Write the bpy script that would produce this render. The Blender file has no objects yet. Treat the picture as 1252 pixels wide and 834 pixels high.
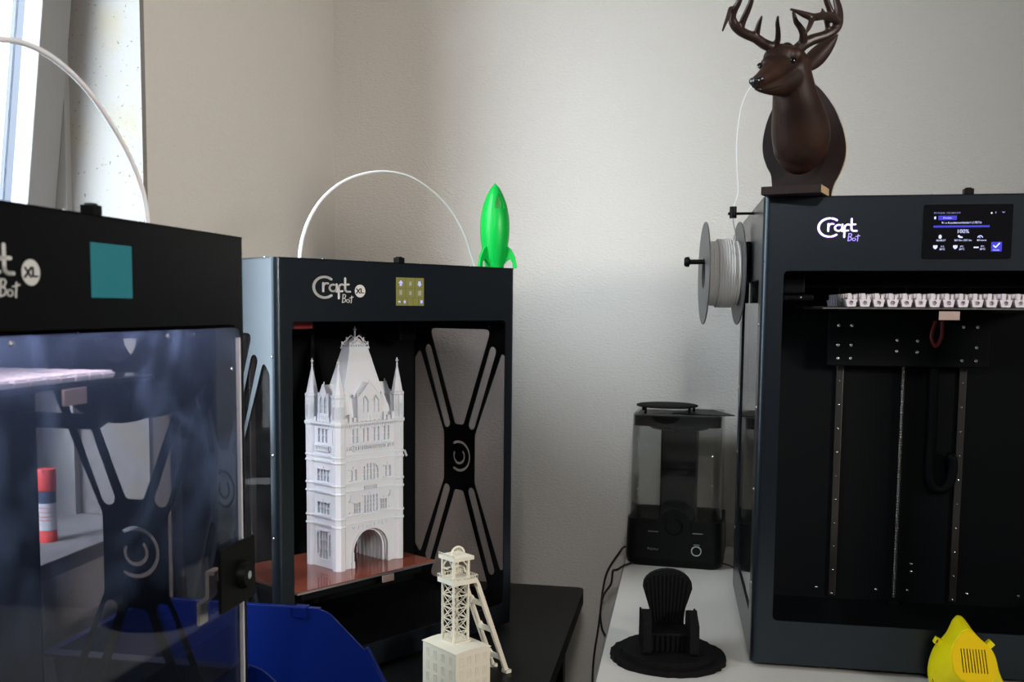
import bpy, bmesh, math, random
from mathutils import Vector, Matrix
random.seed(5)
C = bpy.context.scene.collection
PI = math.pi
sc = bpy.context.scene

# ------------------------------------------------------------------ camera
Z0 = 1.3074                       # eye height above the floor
F, PITCH, ROLL, YAW = 1250.37, .0896, .0064, .20
CX, CY = 584.83, 489.42
r0 = Vector((math.cos(YAW), math.sin(YAW), 0)); f0 = Vector((-math.sin(YAW), math.cos(YAW), 0)); zz = Vector((0, 0, 1))
fwd = f0*math.cos(PITCH) - zz*math.sin(PITCH); up = zz*math.cos(PITCH) + f0*math.sin(PITCH)
cr = r0*math.cos(ROLL) + up*math.sin(ROLL); cu = up*math.cos(ROLL) - r0*math.sin(ROLL)
cam = bpy.data.objects.new('camera', bpy.data.cameras.new('camera')); C.objects.link(cam)
cam.matrix_world = Matrix(((cr.x, cu.x, -fwd.x, 0), (cr.y, cu.y, -fwd.y, 0), (cr.z, cu.z, -fwd.z, Z0), (0, 0, 0, 1)))
cam.data.lens = F*36/1252; cam.data.sensor_width = 36; cam.data.sensor_fit = 'HORIZONTAL'
cam.data.shift_x = (626-CX)/1252; cam.data.shift_y = (CY-417)/1252
cam.data.clip_start = .02
cam.data.dof.use_dof = True; cam.data.dof.focus_distance = 1.6; cam.data.dof.aperture_fstop = 10
sc.camera = cam
sc.view_settings.view_transform = 'Standard'; sc.view_settings.look = 'None'
sc.view_settings.gamma = 1; sc.view_settings.exposure = 0.0; sc.view_settings.use_curve_mapping = False
# ------------------------------------------------------------------ daylight and added fill lights
w = bpy.data.worlds.new('sky'); sc.world = w; w.use_nodes = True
bg = w.node_tree.nodes['Background']; bg.inputs[0].default_value = (.84, .92, 1, 1); # sky strength shaped by direction: lobes added to light back wall and printer side
wn, wk = w.node_tree.nodes, w.node_tree.links
SKY_DIR, SKY_POW, SKY_PEAK, SKY_BASE = Vector((-.27, -.96, 0)).normalized(), 11, 58.0, 4.0
wt_ = wn.new('ShaderNodeTexCoord'); wd = wn.new('ShaderNodeVectorMath'); wd.operation = 'DOT_PRODUCT'; wd.inputs[1].default_value = SKY_DIR
wm = wn.new('ShaderNodeMath'); wm.operation = 'MAXIMUM'; wm.inputs[1].default_value = 0.0
wp_ = wn.new('ShaderNodeMath'); wp_.operation = 'POWER'; wp_.inputs[1].default_value = SKY_POW
wa = wn.new('ShaderNodeMath'); wa.operation = 'MULTIPLY_ADD'; wa.inputs[1].default_value = SKY_PEAK; wa.inputs[2].default_value = SKY_BASE
wf = wn.new('ShaderNodeVectorMath'); wf.operation = 'MULTIPLY'; wf.inputs[1].default_value = (1, 1, 0); wnn = wn.new('ShaderNodeVectorMath'); wnn.operation = 'NORMALIZE'
ws = wn.new('ShaderNodeSeparateXYZ'); wz = wn.new('ShaderNodeMath'); wz.operation = 'MULTIPLY_ADD'; wz.inputs[1].default_value = 1.8; wz.inputs[2].default_value = .38; wz.use_clamp = False
wx = wn.new('ShaderNodeMath'); wx.operation = 'MULTIPLY'
wk.new(wt_.outputs['Generated'], wf.inputs[0]); wk.new(wf.outputs[0], wnn.inputs[0]); wk.new(wnn.outputs[0], wd.inputs[0]); wk.new(wt_.outputs['Generated'], ws.inputs[0]); wk.new(ws.outputs['Z'], wz.inputs[0])
wzm = wn.new('ShaderNodeMath'); wzm.operation = 'MAXIMUM'; wzm.inputs[1].default_value = .1; wk.new(wz.outputs[0], wzm.inputs[0]); wk.new(wd.outputs['Value'], wm.inputs[0]); wk.new(wm.outputs[0], wp_.inputs[0]); wk.new(wp_.outputs[0], wx.inputs[0]); wk.new(wzm.outputs[0], wx.inputs[1]); 
wd2 = wn.new('ShaderNodeVectorMath'); wd2.operation = 'DOT_PRODUCT'; wd2.inputs[1].default_value = Vector((-1, -.02, .12)).normalized(); wk.new(wt_.outputs['Generated'], wd2.inputs[0])  # second lobe, added to brighten the middle printer's side
wm2 = wn.new('ShaderNodeMath'); wm2.operation = 'MAXIMUM'; wm2.inputs[1].default_value = 0.0; wk.new(wd2.outputs['Value'], wm2.inputs[0])
wp2 = wn.new('ShaderNodeMath'); wp2.operation = 'POWER'; wp2.inputs[1].default_value = 14; wk.new(wm2.outputs[0], wp2.inputs[0])
ws2 = wn.new('ShaderNodeMath'); ws2.operation = 'MULTIPLY_ADD'; ws2.inputs[1].default_value = .24; wk.new(wp2.outputs[0], ws2.inputs[0]); wk.new(wx.outputs[0], ws2.inputs[2]); wk.new(ws2.outputs[0], wa.inputs[0]); wk.new(wa.outputs[0], bg.inputs[1])
def area(name, loc, rot, sx, sy, power, col, portal=False):
    l = bpy.data.lights.new(name, 'AREA'); l.shape = 'RECTANGLE'; l.size = sx; l.size_y = sy; l.energy = power; l.color = col
    o = bpy.data.objects.new(name, l); C.objects.link(o); o.location = loc; o.rotation_euler = rot
    if portal: l.cycles.is_portal = True
    return o
WY0, WY1, WZ0, WZ1 = .55, 1.4388, .981, 2.78
area('window_daylight', (-1.10, (WY0+WY1)/2, (WZ0+WZ1)/2), (0, -PI/2, 0), WZ1-WZ0, WY1-WY0, 0, (1, 1, 1), True)
rl = area('room_fill_light', (3.2, -1.2, 2.2), (0, 0, 0), .7, .7, 12, (1, .92, .84))  # added fill with no real lamp behind it, lifts left wall and models
rl.rotation_euler = (Vector((-1.1, 1.7, 1.5)) - rl.location).to_track_quat('-Z', 'Y').to_euler(); rl.data.spread = math.radians(50)

sp_ = area('wall_fill_light', (.25, -2.4, 2.9), (0, 0, 0), .25, .25, 1.5, (1, .97, .93))  # added fill, unseen source, brightens the low part of the back wall
sp_.rotation_euler = (Vector((-.15, 2.3, .75)) - sp_.location).to_track_quat('-Z', 'Y').to_euler(); sp_.data.spread = math.radians(36)
# ------------------------------------------------------------------ pixel helper: ray of the photograph -> point at a true depth
def ray(px, py):
    a, b = (px-CX)/F, (py-CY)/F
    return fwd + cr*a - cu*b
def at_y(px, py, y): r = ray(px, py); return r*(y/r.y) + Vector((0, 0, Z0))
def at_z(px, py, z): r = ray(px, py); return r*((z-Z0)/r.z) + Vector((0, 0, Z0))
def at_pl(px, py, p, n):
    r = ray(px, py); q = Vector(p) - Vector((0, 0, Z0)); return r*(q.dot(n)/r.dot(n)) + Vector((0, 0, Z0))

# ------------------------------------------------------------------ materials
MATS = {}
def mat(name, col, rough=.5, metal=0, bump=0, bscale=200, emit=None, es=0, spec=.5, var=0, vscale=8, trans=0, coat=0, sss=0):
    m = bpy.data.materials.new(name); m.use_nodes = True; nt = m.node_tree; b = nt.nodes['Principled BSDF']
    b.inputs['Base Color'].default_value = (*col, 1); b.inputs['Roughness'].default_value = rough; b.inputs['Metallic'].default_value = metal
    b.inputs['Specular IOR Level'].default_value = spec; b.inputs['Transmission Weight'].default_value = trans; b.inputs['Coat Weight'].default_value = coat
    if sss: b.inputs['Subsurface Weight'].default_value = sss; b.inputs['Subsurface Scale'].default_value = .004
    if emit: b.inputs['Emission Color'].default_value = (*emit, 1); b.inputs['Emission Strength'].default_value = es
    tc = nt.nodes.new('ShaderNodeTexCoord')
    if bump:
        n = nt.nodes.new('ShaderNodeTexNoise'); n.inputs['Scale'].default_value = bscale; n.inputs['Detail'].default_value = 4
        bp = nt.nodes.new('ShaderNodeBump'); bp.inputs['Strength'].default_value = bump; bp.inputs['Distance'].default_value = .002
        nt.links.new(tc.outputs['Object'], n.inputs['Vector']); nt.links.new(n.outputs['Fac'], bp.inputs['Height']); nt.links.new(bp.outputs['Normal'], b.inputs['Normal'])
    if var:
        n = nt.nodes.new('ShaderNodeTexNoise'); n.inputs['Scale'].default_value = vscale; n.inputs['Detail'].default_value = 5
        rp = nt.nodes.new('ShaderNodeValToRGB'); rp.color_ramp.elements[0].position = .3; rp.color_ramp.elements[1].position = .7
        rp.color_ramp.elements[0].color = (*[c*(1-var) for c in col], 1); rp.color_ramp.elements[1].color = (*[min(1, c*(1+var)) for c in col], 1)
        nt.links.new(tc.outputs['Object'], n.inputs['Vector']); nt.links.new(n.outputs['Fac'], rp.inputs['Fac']); nt.links.new(rp.outputs['Color'], b.inputs['Base Color'])
    MATS[name] = m; return m
def nodes_mat(name):
    m = bpy.data.materials.new(name); m.use_nodes = True; m.node_tree.nodes.clear(); MATS[name] = m; return m, m.node_tree.nodes, m.node_tree.links

def wall_mat():
    m, N, K = nodes_mat('wallpaper')
    out = N.new('ShaderNodeOutputMaterial'); b = N.new('ShaderNodeBsdfPrincipled'); K.new(b.outputs[0], out.inputs[0])
    tc = N.new('ShaderNodeTexCoord'); b.inputs['Roughness'].default_value = .85; b.inputs['Specular IOR Level'].default_value = .2
    n1 = N.new('ShaderNodeTexNoise'); n1.inputs['Scale'].default_value = 3; n1.inputs['Detail'].default_value = 3
    rp = N.new('ShaderNodeValToRGB'); rp.color_ramp.elements[0].color = (.60, .57, .53, 1); rp.color_ramp.elements[1].color = (.64, .61, .57, 1)
    K.new(tc.outputs['Object'], n1.inputs['Vector']); K.new(n1.outputs['Fac'], rp.inputs['Fac']); K.new(rp.outputs['Color'], b.inputs['Base Color'])
    mp = N.new('ShaderNodeMapping'); mp.inputs['Scale'].default_value = (1, 1, 1.7); K.new(tc.outputs['Object'], mp.inputs['Vector'])
    n2 = N.new('ShaderNodeTexNoise'); n2.inputs['Scale'].default_value = 130; n2.inputs['Detail'].default_value = 5; n2.inputs['Roughness'].default_value = .6
    K.new(mp.outputs[0], n2.inputs['Vector'])
    bp = N.new('ShaderNodeBump'); bp.inputs['Strength'].default_value = .9; bp.inputs['Distance'].default_value = .003
    K.new(n2.outputs['Fac'], bp.inputs['Height']); K.new(bp.outputs[0], b.inputs['Normal'])
    return m
wall_mat()
def plaster_mat():   # stained plaster of the window reveal
    m, N, K = nodes_mat('stained_plaster')
    out = N.new('ShaderNodeOutputMaterial'); b = N.new('ShaderNodeBsdfPrincipled'); K.new(b.outputs[0], out.inputs[0]); b.inputs['Roughness'].default_value = .9
    tc = N.new('ShaderNodeTexCoord')
    n1 = N.new('ShaderNodeTexNoise'); n1.inputs['Scale'].default_value = 9; n1.inputs['Detail'].default_value = 6
    rp = N.new('ShaderNodeValToRGB'); rp.color_ramp.elements[0].color = (.20, .195, .19, 1); rp.color_ramp.elements[1].color = (.20, .172, .11, 1)
    rp.color_ramp.elements[0].position = .52; rp.color_ramp.elements[1].position = .78
    K.new(tc.outputs['Object'], n1.inputs['Vector']); K.new(n1.outputs['Fac'], rp.inputs['Fac'])
    n3 = N.new('ShaderNodeTexNoise'); n3.inputs['Scale'].default_value = 160; n3.inputs['Detail'].default_value = 2
    r3 = N.new('ShaderNodeValToRGB'); r3.color_ramp.elements[0].position = .26; r3.color_ramp.elements[1].position = .34
    r3.color_ramp.elements[0].color = (.35, .3, .2, 1); r3.color_ramp.elements[1].color = (1, 1, 1, 1)
    K.new(tc.outputs['Object'], n3.inputs['Vector']); K.new(n3.outputs['Fac'], r3.inputs['Fac'])
    mx = N.new('ShaderNodeMixRGB'); mx.blend_type = 'MULTIPLY'; mx.inputs[0].default_value = .8
    K.new(rp.outputs[0], mx.inputs[1]); K.new(r3.outputs[0], mx.inputs[2]); K.new(mx.outputs[0], b.inputs['Base Color'])
    bp = N.new('ShaderNodeBump'); bp.inputs['Strength'].default_value = .3; bp.inputs['Distance'].default_value = .002
    n2 = N.new('ShaderNodeTexNoise'); n2.inputs['Scale'].default_value = 110; K.new(tc.outputs['Object'], n2.inputs['Vector'])
    K.new(n2.outputs['Fac'], bp.inputs['Height']); K.new(bp.outputs[0], b.inputs['Normal'])
plaster_mat()
def sheet_mat(name, tint, haze, hazecol, gloss=.05, hscale=6, lo=.45, hi=.75, low=.25, zfade=None):
    # clear plastic sheet: transparent + fresnel reflection + greasy smears and painted reflection haze
    m, N, K = nodes_mat(name)
    out = N.new('ShaderNodeOutputMaterial'); tr = N.new('ShaderNodeBsdfTransparent'); tr.inputs[0].default_value = (*tint, 1)
    gl = N.new('ShaderNodeBsdfGlossy'); gl.inputs['Roughness'].default_value = .03
    fc = N.new('ShaderNodeLayerWeight'); pw = N.new('ShaderNodeMath'); pw.operation = 'POWER'; pw.inputs[1].default_value = 5; K.new(fc.outputs['Facing'], pw.inputs[0])
    lw = N.new('ShaderNodeMath'); lw.operation = 'MULTIPLY_ADD'; lw.inputs[1].default_value = 1-gloss; lw.inputs[2].default_value = gloss; K.new(pw.outputs[0], lw.inputs[0])
    df = N.new('ShaderNodeBsdfDiffuse'); df.inputs[0].default_value = (*hazecol, 1)
    tl = N.new('ShaderNodeBsdfTranslucent'); tl.inputs[0].default_value = (*hazecol, 1)
    ad = N.new('ShaderNodeMixShader'); ad.inputs[0].default_value = .5; K.new(df.outputs[0], ad.inputs[1]); K.new(tl.outputs[0], ad.inputs[2])
    tc = N.new('ShaderNodeTexCoord'); n = N.new('ShaderNodeTexNoise'); n.inputs['Scale'].default_value = hscale; n.inputs['Detail'].default_value = 4; n.inputs['Distortion'].default_value = 1.2
    K.new(tc.outputs['Object'], n.inputs['Vector'])
    mr = N.new('ShaderNodeMapRange'); mr.inputs[1].default_value = lo; mr.inputs[2].default_value = hi; mr.inputs[3].default_value = haze*low; mr.inputs[4].default_value = haze
    K.new(n.outputs['Fac'], mr.inputs[0])
    src = mr.outputs[0]
    if zfade:
        sp = N.new('ShaderNodeSeparateXYZ'); zr = N.new('ShaderNodeMapRange'); zr.inputs[1].default_value = zfade[0]; zr.inputs[2].default_value = zfade[1]; zr.inputs[3].default_value = zfade[2]; zr.inputs[4].default_value = 1
        mu = N.new('ShaderNodeMath'); mu.operation = 'MULTIPLY'; K.new(tc.outputs['Object'], sp.inputs[0]); K.new(sp.outputs['Z'], zr.inputs[0]); K.new(zr.outputs[0], mu.inputs[0]); K.new(mr.outputs[0], mu.inputs[1]); src = mu.outputs[0]
    m1 = N.new('ShaderNodeMixShader'); K.new(src, m1.inputs[0]); K.new(tr.outputs[0], m1.inputs[1]); K.new(ad.outputs[0], m1.inputs[2])
    m2 = N.new('ShaderNodeMixShader'); K.new(lw.outputs[0], m2.inputs[0]); K.new(m1.outputs[0], m2.inputs[1]); K.new(gl.outputs[0], m2.inputs[2])
    K.new(m2.outputs[0], out.inputs[0]); return m
sheet_mat('door_acrylic', (.76, .78, .82), .24, (.34, .50, .88), hscale=9, gloss=.028, lo=.44, hi=.68, low=.22, zfade=(.30, .44, .14))  # smears plus bluish haze painted in for soft reflections, densest near the top
sheet_mat('clear_acrylic', (.86, .88, .90), .02, (.8, .85, .9))
sheet_mat('smoked_acrylic', (.70, .665, .665), .02, (.6, .6, .65), gloss=.012)
sheet_mat('dryer_clear', (.90, .90, .89), .012, (.8, .8, .8), gloss=.03)
sheet_mat('window_glass', (.96, .98, .98), 0, (1, 1, 1))
for n_ in MATS['smoked_acrylic'].node_tree.nodes:
    if n_.type == 'MATH' and n_.operation == 'MULTIPLY_ADD': n_.inputs[1].default_value = .12; n_.inputs[2].default_value = .004
mat('black_paint', (.0030, .0032, .0036), .36, bump=.06, bscale=900, spec=.10)
mat('blue_black_paint', (.0042, .0060, .0085), .30, bump=.06, bscale=900, spec=.66)
MATS['blue_black_paint'].node_tree.nodes['Principled BSDF'].inputs['Specular Tint'].default_value = (.72, .86, 1, 1)
mat('inner_black', (.0022, .0028, .0036), .6, spec=.10)
mat('black_plastic', (.003, .003, .0033), .42, spec=.14)
mat('matte_black', (.0045, .0042, .0045), .75, spec=.1, bump=.5, bscale=350)
mat('chrome', (.75, .75, .76), .18, metal=1)
mat('steel', (.42, .40, .39), .3, metal=1)
mat('dark_steel', (.10, .095, .09), .35, metal=1)
mat('aluminium', (.50, .51, .53), .35, metal=1)
mat('kapton', (.23, .062, .038), .09, spec=.7, var=.12, vscale=14)
mat('bed_glass', (.03, .03, .033), .06, spec=.8)
mat('white_print', (.70, .72, .77), .48, bump=.08, bscale=700, sss=.15)
mat('cream_print', (.78, .73, .60), .55, bump=.1, bscale=900)
mat('green_print', (.001, .40, .05), .36, spec=.25)
mat('yellow_print', (.82, .70, .004), .45, spec=.2)
mat('yellow_plate', (.82, .56, .003), .5, spec=.2)
mat('white_blocks', (.78, .72, .76), .5)
mat('white_logo', (.62, .62, .60), .6)
mat('screen_teal', (.01, .05, .06), .15, emit=(.018, .14, .155), es=.75)
mat('screen_khaki', (.05, .05, .02), .25, emit=(.20, .19, .05), es=.75)
mat('khaki_line', (.05, .05, .03), .4, emit=(.05, .05, .015), es=1)
mat('icon_blue', (.3, .3, .5), .3, emit=(.26, .27, .62), es=1)
mat('icon_dim', (.2, .2, .2), .3, emit=(.14, .14, .10), es=1)
mat('logo_light', (.6, .5, .9), .3, emit=(.62, .50, 1.0), es=1.5)
mat('logo_light_dim', (.4, .3, .8), .3, emit=(.33, .26, .9), es=1)
mat('lcd_black', (.006, .006, .008), .12)
mat('lcd_white', (.4, .4, .5), .3, emit=(.50, .55, .95), es=1)
mat('lcd_dim', (.2, .2, .4), .3, emit=(.16, .17, .42), es=1)
mat('lcd_blue', (.03, .03, .3), .3, emit=(.035, .03, .42), es=1)
mat('red_plastic', (.20, .012, .012), .4)
mat('bright_red', (.75, .07, .06), .4)
mat('label_tan', (.42, .30, .26), .5)
mat('white_table', (.58, .555, .515), .5, var=.03, vscale=5)
mat('table_edge', (.12, .12, .12), .5)
mat('black_table', (.005, .005, .0053), .42, spec=.12, bump=.12, bscale=500)
mat('bin_blue', (.0012, .010, .11), .35, spec=.3)
mat('tube_white', (.80, .83, .86), .3, sss=.2)
mat('filament_white', (.80, .77, .75), .45)
mat('filament_dark', (.03, .028, .028), .5)
mat('flange_grey', (.10, .10, .10), .45)
mat('deer_brown', (.022, .0085, .005), .50, spec=.3, var=.45, vscale=22, bump=.12, bscale=300)
mat('deer_dark', (.012, .010, .010), .25)
mat('antler', (.026, .013, .010), .38, spec=.4, var=.35, vscale=30)
mat('eye_gloss', (.004, .004, .005), .05)
mat('plaque_wood', (.022, .013, .012), .55, spec=.2, bump=.3, bscale=120)
mat('raw_wood_edge', (.46, .33, .17), .7)
mat('window_frame', (.22, .22, .22), .45)
mat('seal_blue', (.018, .024, .045), .5)
mat('sill_stone', (.20, .20, .205), .7, var=.12, vscale=30)
mat('floor_grey', (.42, .41, .39), .6, var=.1)
mat('ceiling_white', (.78, .77, .74), .9)
mat('cable_black', (.01, .01, .01), .5)
mat('stick_white', (.62, .66, .70), .4)
mat('stick_navy', (.05, .07, .13), .4)
mat('zinc', (.78, .66, .50), .4, spec=.8)
mat('door_edge_highlight', (.50, .49, .50), .2, spec=.8)
mat('led_strip', (.8, .8, .8), .5, emit=(1, .84, .88), es=42)
mat('ring_green', (.3, .35, .3), .3, emit=(.12, .17, .13), es=.2)
mat('dark_label', (.18, .18, .19), .5)

# ------------------------------------------------------------------ mesh helpers
def box(bm, x0, x1, y0, y1, z0, z1, mtx=None):
    vs = [bm.verts.new(Vector(p) if mtx is None else mtx @ Vector(p)) for p in ((x0,y0,z0),(x1,y0,z0),(x1,y1,z0),(x0,y1,z0),(x0,y0,z1),(x1,y0,z1),(x1,y1,z1),(x0,y1,z1))]
    for f in ((3,2,1,0),(4,5,6,7),(0,1,5,4),(1,2,6,5),(2,3,7,6),(3,0,4,7)): bm.faces.new([vs[i] for i in f])
def frame_of(d):
    d = d.normalized(); a = Vector((0,0,1)) if abs(d.z) < .9 else Vector((1,0,0))
    u = d.cross(a).normalized(); return u, d.cross(u).normalized()
def bar(bm, p, q, wx, wy=None):     # square bar between two points
    p, q = Vector(p), Vector(q); wy = wy or wx; u, v = frame_of(q-p); r = []
    for c in (p, q): r.append([bm.verts.new(c + u*sx*wx/2 + v*sy*wy/2) for sx, sy in ((-1,-1),(1,-1),(1,1),(-1,1))])
    bm.faces.new(r[0][::-1]); bm.faces.new(r[1])
    for i in range(4): bm.faces.new((r[0][i], r[0][(i+1)%4], r[1][(i+1)%4], r[1][i]))
def tube(bm, pts, rad, seg=10):     # round tube along points, radius number or list
    pts = [Vector(p) for p in pts]; n = len(pts); rad = rad if isinstance(rad, (list, tuple)) else [rad]*n
    rings = []; u = None
    for i, p in enumerate(pts):
        d = (pts[min(i+1, n-1)] - pts[max(i-1, 0)]).normalized()
        if u is None: u, v = frame_of(d)
        else: u = (u - d*u.dot(d)).normalized(); v = d.cross(u)
        rings.append([bm.verts.new(p + (u*math.cos(2*PI*k/seg) + v*math.sin(2*PI*k/seg))*rad[i]) for k in range(seg)])
    for a, b in zip(rings, rings[1:]):
        for k in range(seg): bm.faces.new((a[k], a[(k+1)%seg], b[(k+1)%seg], b[k]))
    bm.faces.new(rings[0][::-1]); bm.faces.new(rings[-1])
def spline(pts, n=8):               # Catmull-Rom through points (tuples of any length)
    P = [pts[0]] + list(pts) + [pts[-1]]; out = []
    for i in range(1, len(P)-2):
        for k in range(n):
            t = k/n; out.append(tuple(.5*(2*b + (c-a)*t + (2*a-5*b+4*c-d)*t*t + (3*b-a-3*c+d)*t**3) for a, b, c, d in zip(P[i-1], P[i], P[i+1], P[i+2])))
    out.append(tuple(pts[-1])); return out
def lathe(bm, prof, seg=32, mtx=None, ax='z', cap=True):   # prof = (r, z) list
    rings = []
    for r, z in prof:
        ring = []
        for k in range(seg):
            a = 2*PI*k/seg; p = Vector((r*math.cos(a), r*math.sin(a), z))
            if ax == 'x': p = Vector((z, r*math.cos(a), r*math.sin(a)))
            if ax == 'y': p = Vector((r*math.cos(a), z, r*math.sin(a)))
            ring.append(bm.verts.new(mtx @ p if mtx else p))
        rings.append(ring)
    for a, b in zip(rings, rings[1:]):
        for k in range(seg): bm.faces.new((a[k], a[(k+1)%seg], b[(k+1)%seg], b[k]))
    if cap: bm.faces.new(rings[0][::-1]); bm.faces.new(rings[-1])
def rpoly(pts, r, n=5):             # polygon with rounded corners
    out = []; N_ = len(pts); rr = r if isinstance(r, (list, tuple)) else [r]*N_
    for i in range(N_):
        a, b, c = Vector(pts[i-1]), Vector(pts[i]), Vector(pts[(i+1)%N_]); k = rr[i]
        if k <= 0: out.append(tuple(b)); continue
        u, v = (a-b), (c-b); ang = u.angle(v); t = min(k/math.tan(ang/2), u.length*.49, v.length*.49)
        p, q = b+u.normalized()*t, b+v.normalized()*t
        for j in range(n+1):
            s = j/n; out.append(tuple(p*(1-s)**2 + b*2*s*(1-s) + q*s*s))
    return out
def capsule(p, q, r, n=6):
    p, q = Vector(p), Vector(q); a = math.atan2(q.y-p.y, q.x-p.x); out = []
    for k in range(n+1): t = a+PI/2+PI*k/n; out.append((p.x+r*math.cos(t), p.y+r*math.sin(t)))
    for k in range(n+1): t = a-PI/2+PI*k/n; out.append((q.x+r*math.cos(t), q.y+r*math.sin(t)))
    return out
def arcband(cx, cy, r0_, r1_, a0, a1, n=20):
    o = [(cx+r1_*math.cos(a0+(a1-a0)*k/n), cy+r1_*math.sin(a0+(a1-a0)*k/n)) for k in range(n+1)]
    return o + [(cx+r0_*math.cos(a1+(a0-a1)*k/n), cy+r0_*math.sin(a1+(a0-a1)*k/n)) for k in range(n+1)]
def plate(bm, outer, holes, t, fn):  # flat plate with holes; fn maps (u, v, w) to local xyz, w in 0..t
    cu_ = bpy.data.curves.new('tmp', 'CURVE'); cu_.dimensions = '2D'; cu_.fill_mode = 'BOTH'; cu_.extrude = t/2
    for pl in [outer] + list(holes):
        s = cu_.splines.new('POLY'); s.points.add(len(pl)-1); s.use_cyclic_u = True
        for i, p in enumerate(pl): s.points[i].co = (p[0], p[1], 0, 1)
    o = bpy.data.objects.new('tmp', cu_); C.objects.link(o)
    me = bpy.data.meshes.new_from_object(o.evaluated_get(bpy.context.evaluated_depsgraph_get()))
    bpy.data.objects.remove(o); bpy.data.curves.remove(cu_)
    off = len(bm.verts); vs = [bm.verts.new(fn(v.co.x, v.co.y, v.co.z+t/2)) for v in me.vertices]
    for p in me.polygons:
        try: bm.faces.new([vs[i] for i in p.vertices])
        except ValueError: pass
    bpy.data.meshes.remove(me)
def text_bm(bm, s, size, fn, t=.0004, align='LEFT'):
    cu_ = bpy.data.curves.new('tmp', 'FONT'); cu_.body = s; cu_.size = size; cu_.extrude = t/2; cu_.align_x = align; cu_.resolution_u = 3
    o = bpy.data.objects.new('tmp', cu_); C.objects.link(o)
    me = bpy.data.meshes.new_from_object(o.evaluated_get(bpy.context.evaluated_depsgraph_get()))
    bpy.data.objects.remove(o); bpy.data.curves.remove(cu_)
    vs = [bm.verts.new(fn(v.co.x, v.co.y, v.co.z)) for v in me.vertices]
    for p in me.polygons: bm.faces.new([vs[i] for i in p.vertices])
    bpy.data.meshes.remove(me)
def obj(name, bm, m, parent=None, smooth=None, bevel=0, loc=None):
    bmesh.ops.remove_doubles(bm, verts=bm.verts, dist=1e-6) if False else None
    bmesh.ops.recalc_face_normals(bm, faces=bm.faces)
    me = bpy.data.meshes.new(name); bm.to_mesh(me); bm.free(); me.materials.append(MATS[m])
    if smooth is not None:
        for p in me.polygons: p.use_smooth = True
        if smooth < 180: me.set_sharp_from_angle(angle=math.radians(smooth))
    o = bpy.data.objects.new(name, me); C.objects.link(o)
    if parent: o.parent = parent
    if loc: o.location = loc
    if bevel:
        b = o.modifiers.new('bevel', 'BEVEL'); b.width = bevel; b.segments = 2; b.limit_method = 'ANGLE'; b.angle_limit = math.radians(40)
    return o
def B(): return bmesh.new()
def boxo(name, m, parent, *a, bevel=0): bm = B(); box(bm, *a); return obj(name, bm, m, parent, bevel=bevel)
def thing(name, label, cat, loc=(0,0,0), rz=0, group=None):
    o = bpy.data.objects.new(name, None); o.empty_display_size = .05; C.objects.link(o); o.location = loc; o.rotation_euler = (0,0,rz)
    o['label'] = label; o['category'] = cat
    if group: o['group'] = group
    return o
def tag(o, label, cat, group=None):
    o['label'] = label; o['category'] = cat
    if group: o['group'] = group
    return o
def struct(o): o['kind'] = 'structure'; return o
def metaball(bm_balls, vox, smooth_it=6):   # union of ellipsoids -> one continuous surface; list of (center, radius or (rx,ry,rz))
    bm = B()
    for c, r in bm_balls:
        r = r if isinstance(r, (tuple, list)) else (r, r, r)
        bmesh.ops.create_icosphere(bm, subdivisions=3, radius=1, matrix=Matrix.Translation(c) @ Matrix.Diagonal((*r, 1)))
    return remesh(bm, vox, smooth_it)
def remesh(bm, vox, smooth_it=6):
    me = bpy.data.meshes.new('tmp'); bm.to_mesh(me); bm.free()
    o = bpy.data.objects.new('tmp', me); C.objects.link(o)
    m = o.modifiers.new('r', 'REMESH'); m.mode = 'VOXEL'; m.voxel_size = vox
    s = o.modifiers.new('s', 'SMOOTH'); s.iterations = smooth_it; s.factor = .5
    me2 = bpy.data.meshes.new_from_object(o.evaluated_get(bpy.context.evaluated_depsgraph_get()))
    bpy.data.objects.remove(o); out = B(); out.from_mesh(me2); bpy.data.meshes.remove(me2); return out

# ------------------------------------------------------------------ the room
XL, YB, XR, YF, ZC = -.812, 2.30, 4.2, -4.2, 3.0
struct(boxo('floor', 'floor_grey', None, XL-.4, XR+.1, YF-.1, YB+.1, -.1, 0))
struct(boxo('ceiling', 'ceiling_white', None, XL-.4, XR+.1, YF-.1, YB+.1, ZC, ZC+.1))
struct(boxo('wall_back', 'wallpaper', None, XL-.4, XR+.1, YB, YB+.1, 0, ZC))
struct(boxo('wall_right', 'wallpaper', None, XR, XR+.1, YF, YB, 0, ZC))
struct(boxo('wall_front', 'wallpaper', None, XL-.4, XR+.1, YF-.1, YF, 0, ZC))
bm = B(); T = .20
box(bm, XL-T, XL, YF, WY0, 0, ZC); box(bm, XL-T, XL, WY1+.012, YB, 0, ZC)
box(bm, XL-T, XL, WY0, WY1+.012, 0, WZ0-.03); box(bm, XL-T, XL, WY0, WY1+.012, WZ1, ZC)
struct(obj('wall_left', bm, 'wallpaper'))
bm = B(); box(bm, XL-T, XL+.0008, WY1, WY1+.012, WZ0, WZ1)
struct(obj('trim_1', bm, 'stained_plaster'))
win = thing('window_1', 'x', 'x'); del win['label']; del win['category']; struct(win)
win.location = (-.93, WY1, WZ0)
def wl(*a): # world box in window-local coordinates
    return (a[0]+.93, a[1]+.93, a[2]-WY1, a[3]-WY1, a[4]-WZ0, a[5]-WZ0)
boxo('window_sill', 'sill_stone', win, *wl(-1.012, -.790, WY0, WY1, WZ0-.022, WZ0), bevel=.002)
bm = B()
for a in ((-1.012, -.9315, WY1-.014, WY1, WZ0, WZ1), (-1.012, -.9315, WY0, WY0+.05, WZ0, WZ1), (-1.012, -.9315, WY0, WY1, WZ1-.05, WZ1)): box(bm, *wl(*a))
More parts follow.
